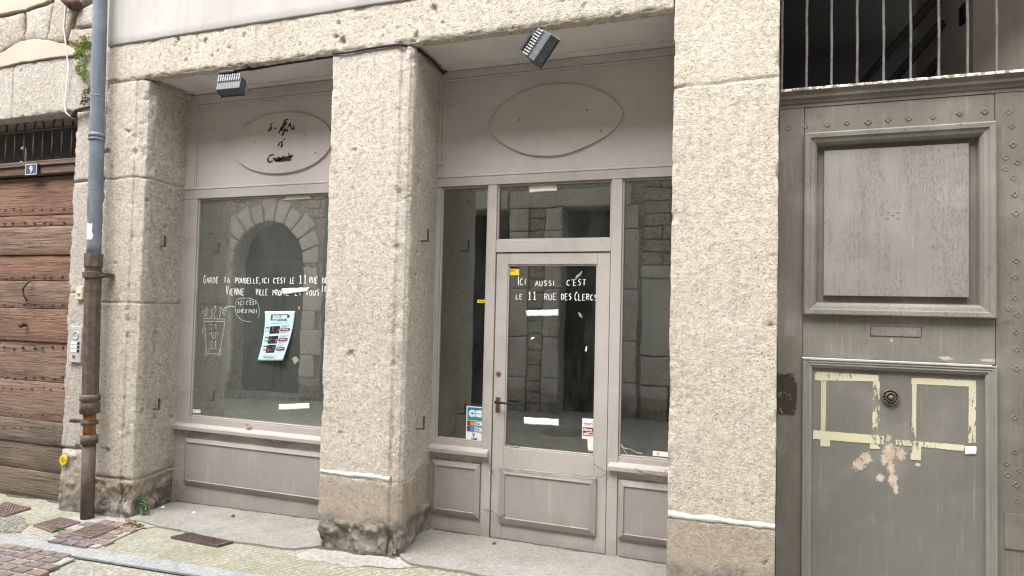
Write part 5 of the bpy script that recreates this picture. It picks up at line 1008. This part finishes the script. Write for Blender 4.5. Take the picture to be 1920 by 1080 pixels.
cobweb('grey dust web hung under the left window sill over the long panel', [(470,815,.42),(560,828,.43),(505,836,.444)], [((470,815,.42),(505,836,.444),(560,828,.43))], 14, 0)
cobweb('grey dust web under the left end of the long window sill', [(330,803,.42),(400,810,.43),(350,826,.444)], [((330,803,.42),(350,826,.444))], 15, 0)
cobweb('small dust web under the sill of the narrow side window', [(808,848,.53),(880,856,.53),(826,862,.552)], [((808,848,.53),(826,862,.552))], 16, 0)
cobweb('dust web in the lower left corner of the left shopfront by the pillar', [(318,930,.40),(345,925,.444),(330,900,.444)], [((316,920,.38),(335,905,.444)), ((318,935,.40),(350,915,.444))], 17, 0)
cobweb('pale web strands between the left pillar and the shopfront panels', [(312,734,.3),(348,728,.44),(330,722,.40)], [((300,790,.25),(330,790,.42),(360,788,.44)), ((305,846,.3),(325,840,.4),(345,836,.44)), ((312,880,.3),(335,876,.42),(355,874,.44)), ((305,732,.25),(325,730,.4),(348,728,.44))], 5, 0, plain('web_grey', (.40,.37,.34), .9), .0018)
cobweb('curled dark web at the upper left of the blank oval board', [(822,190,.54),(828,198,.55),(822,200,.55)], [((818,178,.5),(826,194,.55),(842,198,.55),(860,192,.555)), ((816,310,.5),(826,310,.55),(832,308,.555)), ((778,332,.3),(800,322,.45),(825,310,.55))], 6, 0)
cobweb('dark web at the lower left corner of the shop door', [(918,952,.54),(938,968,.54),(926,958,.54)], [((908,954,.55),(920,956,.545),(938,970,.54)), ((938,968,.54),(946,964,.54)), ((914,860,.54),(922,880,.545),(926,890,.545))], 7, 0, None, .0018)
cobweb('loose web threads at the right edge of the shop door beneath the glass', [(1118,876,.54),(1142,886,.54),(1136,882,.54)], [((1114,870,.54),(1126,878,.54),(1140,886,.545)), ((1000,884,.538),(1060,888,.536),(1120,894,.536)), ((940,876,.54),(1000,884,.538)), ((1120,894,.538),(1130,893,.54),(1140,882,.545))], 8, 0, None, .0014)
cobweb('pale thread crossing from the middle pillar to the small left panel', [], [((795,882,.5),(815,880,.53),(840,880,.545))], 9, 0, M_palethread) if False else None
cobweb('loose spider threads in the lower corners of the door glass', [(947,825,.57),(975,838,.575),(948,838,.575)], [((946,828,.57),(958,836,.572),(974,838,.572))], 10, 0)
cobweb('spider threads in the lower corner of the right shop window', [(1162,828,.575),(1200,852,.58),(1164,850,.58)], [((1164,836,.575),(1182,842,.578),(1204,850,.58)), ((1164,830,.575),(1176,852,.58))], 11, 0, M_palethread)
cobweb('faint webs in the top left corner of the middle pillar reveal', [(800,118,.40),(821,140,.54),(810,165,.48)], [((810,118,.45),(816,140,.5),(820,160,.54))], 12, 0)

# ------------------------------------------------------------------ the other side of the street (seen mirrored in the shop glass)
YO = -5.2
M_ostone = limestone('opposite_stone', c1=(.62,.60,.56), c2=(.70,.685,.645), dirt=.3, brown=.25, grain=.5, k=1.0, fs=.45); M_orub = limestone('opposite_rubble', c1=(.36,.335,.295), c2=(.46,.43,.39), brown=.45, grain=.7, k=1.2, fs=.4); M_oplas = plaster('opposite_plaster', (.50,.50,.46), (.58,.575,.54), .4); M_odoor = paint('dark_door_paint', (.045,.043,.04), dusty=(.08,.075,.07), k=.6); M_odark = plain('dark_recess', (.02,.02,.02), .9)
ob = thing('street_house', (-8.4, YO, 0), 'grey stone house across the street with a round-arched doorway, seen mirrored', 'building')
def owall(par, name, x0, x1, z0, z1, mat, holes=(), amp=.012, seed=1, y=YO):
    # a wall with rectangular openings, built of butted pieces
    xs = sorted({x0, x1, *[h[0] for h in holes], *[h[1] for h in holes]}); zs = sorted({z0, z1, *[h[2] for h in holes], *[h[3] for h in holes]}); mb = MB()
    for i in range(len(xs)-1):
        for j in range(len(zs)-1):
            if any(h[0] <= xs[i] and xs[i+1] <= h[1] and h[2] <= zs[j] and zs[j+1] <= h[3] for h in holes): continue
            mb.box(xs[i], xs[i+1], y-.55, y, zs[j], zs[j+1])
    return mb.build(name, mat, par)
owall(ob, 'plaster_wall', -16, -9.62, -.5, 7.4, M_oplas)
owall(ob, 'wall', -9.62, -6.60, -.5, 7.4, M_orub, holes=((-9.16, -7.54, -.5, 3.20),))
def blockface(mb, poly, y, seed, mi=0, out=.05):
    P = np.array(lumpy(poly, 0, 0, seed, .012)); c = P.mean(0); R = []
    for s_, dy in ((1.0, -.01), (.998, out*.7), (.985, out*.95), (.9, out), (.5, out), (.02, out)): R.append([(p[0], y+dy+.008*float(fbm(p[0], p[1], seed, 9, 3, 4)), p[1]) for p in c+(P-c)*s_])
    mb.grid(np.array(R), mi, wrap=True)
acx, acz, ar = -8.35, 2.37, .81; mb = MB()
for i in range(11):
    a0, a1 = math.pi*i/11+.02, math.pi*(i+1)/11-.02; r1 = ar+.40+.06*((i*7) % 3-1); blockface(mb, [(acx+r*math.cos(a), acz+r*math.sin(a)) for r, a in ((ar, a0), (r1, a0), (r1, (a0+a1)/2), (r1, a1), (ar, a1), (ar, (a0+a1)/2))], YO, i+70, i % 2)
mb.build('arch_stones', [M_ostone, M_ostone], ob, smooth=True)
mb = MB(); zc = -.1; i = 0
rng = random.Random(17)
while zc < 2.30:
    h_ = min(rng.uniform(.28, .46), 2.37-zc); 
    for sd in (-1, 1): x0 = acx+sd*ar; x1 = acx+sd*(ar+.30+.14*((i+(sd > 0)) % 2)); blockface(mb, [(min(x0, x1), zc+.004), (max(x0, x1), zc+.004), (max(x0, x1), zc+h_-.004), (min(x0, x1), zc+h_-.004)], YO, i+90+sd)
    zc += h_; i += 1
mb.build('jamb_stones', M_ostone, ob, smooth=True)
mb = MB(); rng = random.Random(23)
for r_ in range(26):
    x = -9.6+rng.uniform(0, .2); z = 3.0+.17*r_-.3
    while x < -6.65:
        w = rng.uniform(.2, .45); cx, cz = x+w/2, z+.08
        if math.hypot(cx-acx, max(0, cz-acz)) > ar+.62 or (cz < acz and abs(cx-acx) > ar+.60): blockface(mb, [(x+.01, z+.005), (x+w-.01, z+rng.uniform(-.01, .02)), (x+w-.015, z+.155), (x+.012, z+.16)], YO, r_*20+int(x*10), 0, .025)
        x += w
mb.build('rubble_stones', M_orub, ob, smooth=True)
fan = [(acx+(ar+.04)*math.cos(a), acz+(ar+.04)*math.sin(a)) for a in np.linspace(0, math.pi, 30)]
od = MB(); od.plate(fan, YO-.34, YO-.30); od.build('fanlight', M_odark, ob)
spd = MB(); sp_poly = [(-9.17, 2.37), (-9.17, 3.21), (-7.53, 3.21), (-7.53, 2.37)]+[(acx+ar*math.cos(a), acz+ar*math.sin(a)) for a in np.linspace(0, math.pi, 30)]; spd.plate(sp_poly, YO-.54, YO-.012); spd.build('spandrel', M_orub, ob)
od = MB(); od.box(-9.16, -7.54, YO-.36, YO-.30, -.3, 2.37); od.box(-9.16, -7.54, YO-.36, YO-.26, 2.33, 2.45); dro = od.build('door', M_odoor, ob)
mb = MB()
for x0, x1 in ((-9.08, -8.41), (-8.29, -7.62)):
    for z0, z1_ in ((.05, .75), (.9, 2.2)): frame_bars(mb, x0, x1, z0, z1_, .06, YO-.298, YO-.27)
mb.build('moulding', M_odoor, dro)
Pb = np.array([-9.42, YO+.06, 1.02]); MB().box(-9.62, -9.28, YO+.055, YO+.075, .98, 1.06).build('letter_box', M_brass, ob, bevel=.004)
MB().box(-9.3, -7.4, YO-.25, YO+.18, -.20, -.06).build('step', M_ostone, ob)
MB().tube([(-7.0, YO+.10, 7.2), (-7.0, YO+.10, -.05)], .05, 14).build('drainpipe', M_zinc, ob, smooth=True)
MB().box(-16, -6.6, YO-1, YO+.35, 7.403, 7.55).build('eaves', M_iron, ob)
# second house: long stone lintel over a dark doorway, pilaster and smooth panel
oc = thing('street_house', (-3.2, YO, 0), 'stone house across the street with a long lintel over a dark door, seen mirrored', 'building')
owall(oc, 'wall', -6.598, 8, -.5, 7.4, M_orub, holes=((-4.78, -3.62, -.5, 3.28), (-2.72, -1.72, -.5, 3.28)), seed=4)
mb = MB(); blockface(mb, [(-3.62, 3.30), (-1.60, 3.30), (-1.60, 3.58), (-3.62, 3.58)], YO, 201, 0, .06); blockface(mb, [(-5.0, 3.30), (-3.66, 3.30), (-3.66, 3.6), (-5.0, 3.6)], YO, 202, 0, .06); mb.build('lintel_stones', M_ostone, oc, smooth=True)
mb = MB(); zc = -.1; i = 0; rng = random.Random(31)
while zc < 3.2:
    h_ = min(rng.uniform(.6, 1.1), 3.29-zc)
    for x0, x1 in ((-3.60, -3.27), (-2.98, -2.73), (-1.71, -1.47), (-5.05, -4.79)): blockface(mb, [(x0, zc+.003), (x1, zc+.003), (x1, zc+h_-.003), (x0, zc+h_-.003)], YO, i*5+300+int(x0*10), 0, .07)
    zc += h_; i += 1
mb.build('jamb_stones', M_ostone, oc, smooth=True)
mb = MB(); rng = random.Random(41); z = -.1
while z < 3.2:
    h_ = rng.uniform(.14, .30); blockface(mb, [(-3.25, z), (-3.0, z+.01), (-3.0, z+h_-.015), (-3.25, z+h_-.02)], YO, int(z*100)+400, 0, .04); z += h_
for r_ in range(20):
    z = 2.35+.2*r_; x = -1.40
    while x < 3.5:
        w = rng.uniform(.25, .5)
        blockface(mb, [(x+.01, z), (x+w-.01, z+.01), (x+w-.012, z+.18), (x+.01, z+.185)], YO, r_*31+int(x*10)+500, 0, .035); x += w
mb.build('rubble_stones', M_orub, oc, smooth=True)
mb = MB(); mb.box(-1.40, 1.2, YO+.002, YO+.05, .95, 2.14).build('smooth_panel', M_oplas, oc)
mb = MB(); blockface(mb, [(-1.42, 2.15), (1.3, 2.15), (1.3, 2.33), (-1.42, 2.33)], YO, 601, 0, .07)
for k_, (x0, x1, z0, z1_) in enumerate(((-1.4, -.8, .5, .92), (-.78, -.2, .52, .92), (-.18, .6, .5, .92), (-1.4, -1.0, -.1, .48), (-.98, -.3, -.1, .48), (-.28, .5, -.1, .48))): blockface(mb, [(x0, z0), (x1, z0), (x1, z1_), (x0, z1_)], YO, 610+k_, 0, .08)
mb.build('plinth_stones', M_ostone, oc, smooth=True)
dd = MB().box(-2.72, -1.72, YO-.40, YO-.33, -.3, 3.28).build('door', M_odoor, oc)
mb = MB()
for z0, z1_ in ((.1, .9), (1.05, 2.1)):
    for x0, x1 in ((-2.66, -2.26), (-2.18, -1.78)): frame_bars(mb, x0, x1, z0, z1_, .05, YO-.328, YO-.30)
mb.box(-2.70, -1.74, YO-.328, YO-.29, 2.25, 2.36); mb.build('moulding', M_odoor, dd)
MB().box(-4.78, -3.62, YO-.54, YO-.48, -.3, 3.28).build('recess', M_odark, oc)
MB().box(-6.598, 8, YO-1, YO+.35, 7.403, 7.55).build('eaves', M_iron, oc)
P = mirror = None
o = MB().lathe([(0, .004), (.30, .004), (.31, 0), (.31, -.02)], (-2.2, -3.6, -.028), 'z', 32).build('street_cover', M_plate, None, loc=(-2.2, -3.6, -.03)); tag(o, 'round iron cover in the middle of the street, seen mirrored in the door', 'manhole cover')
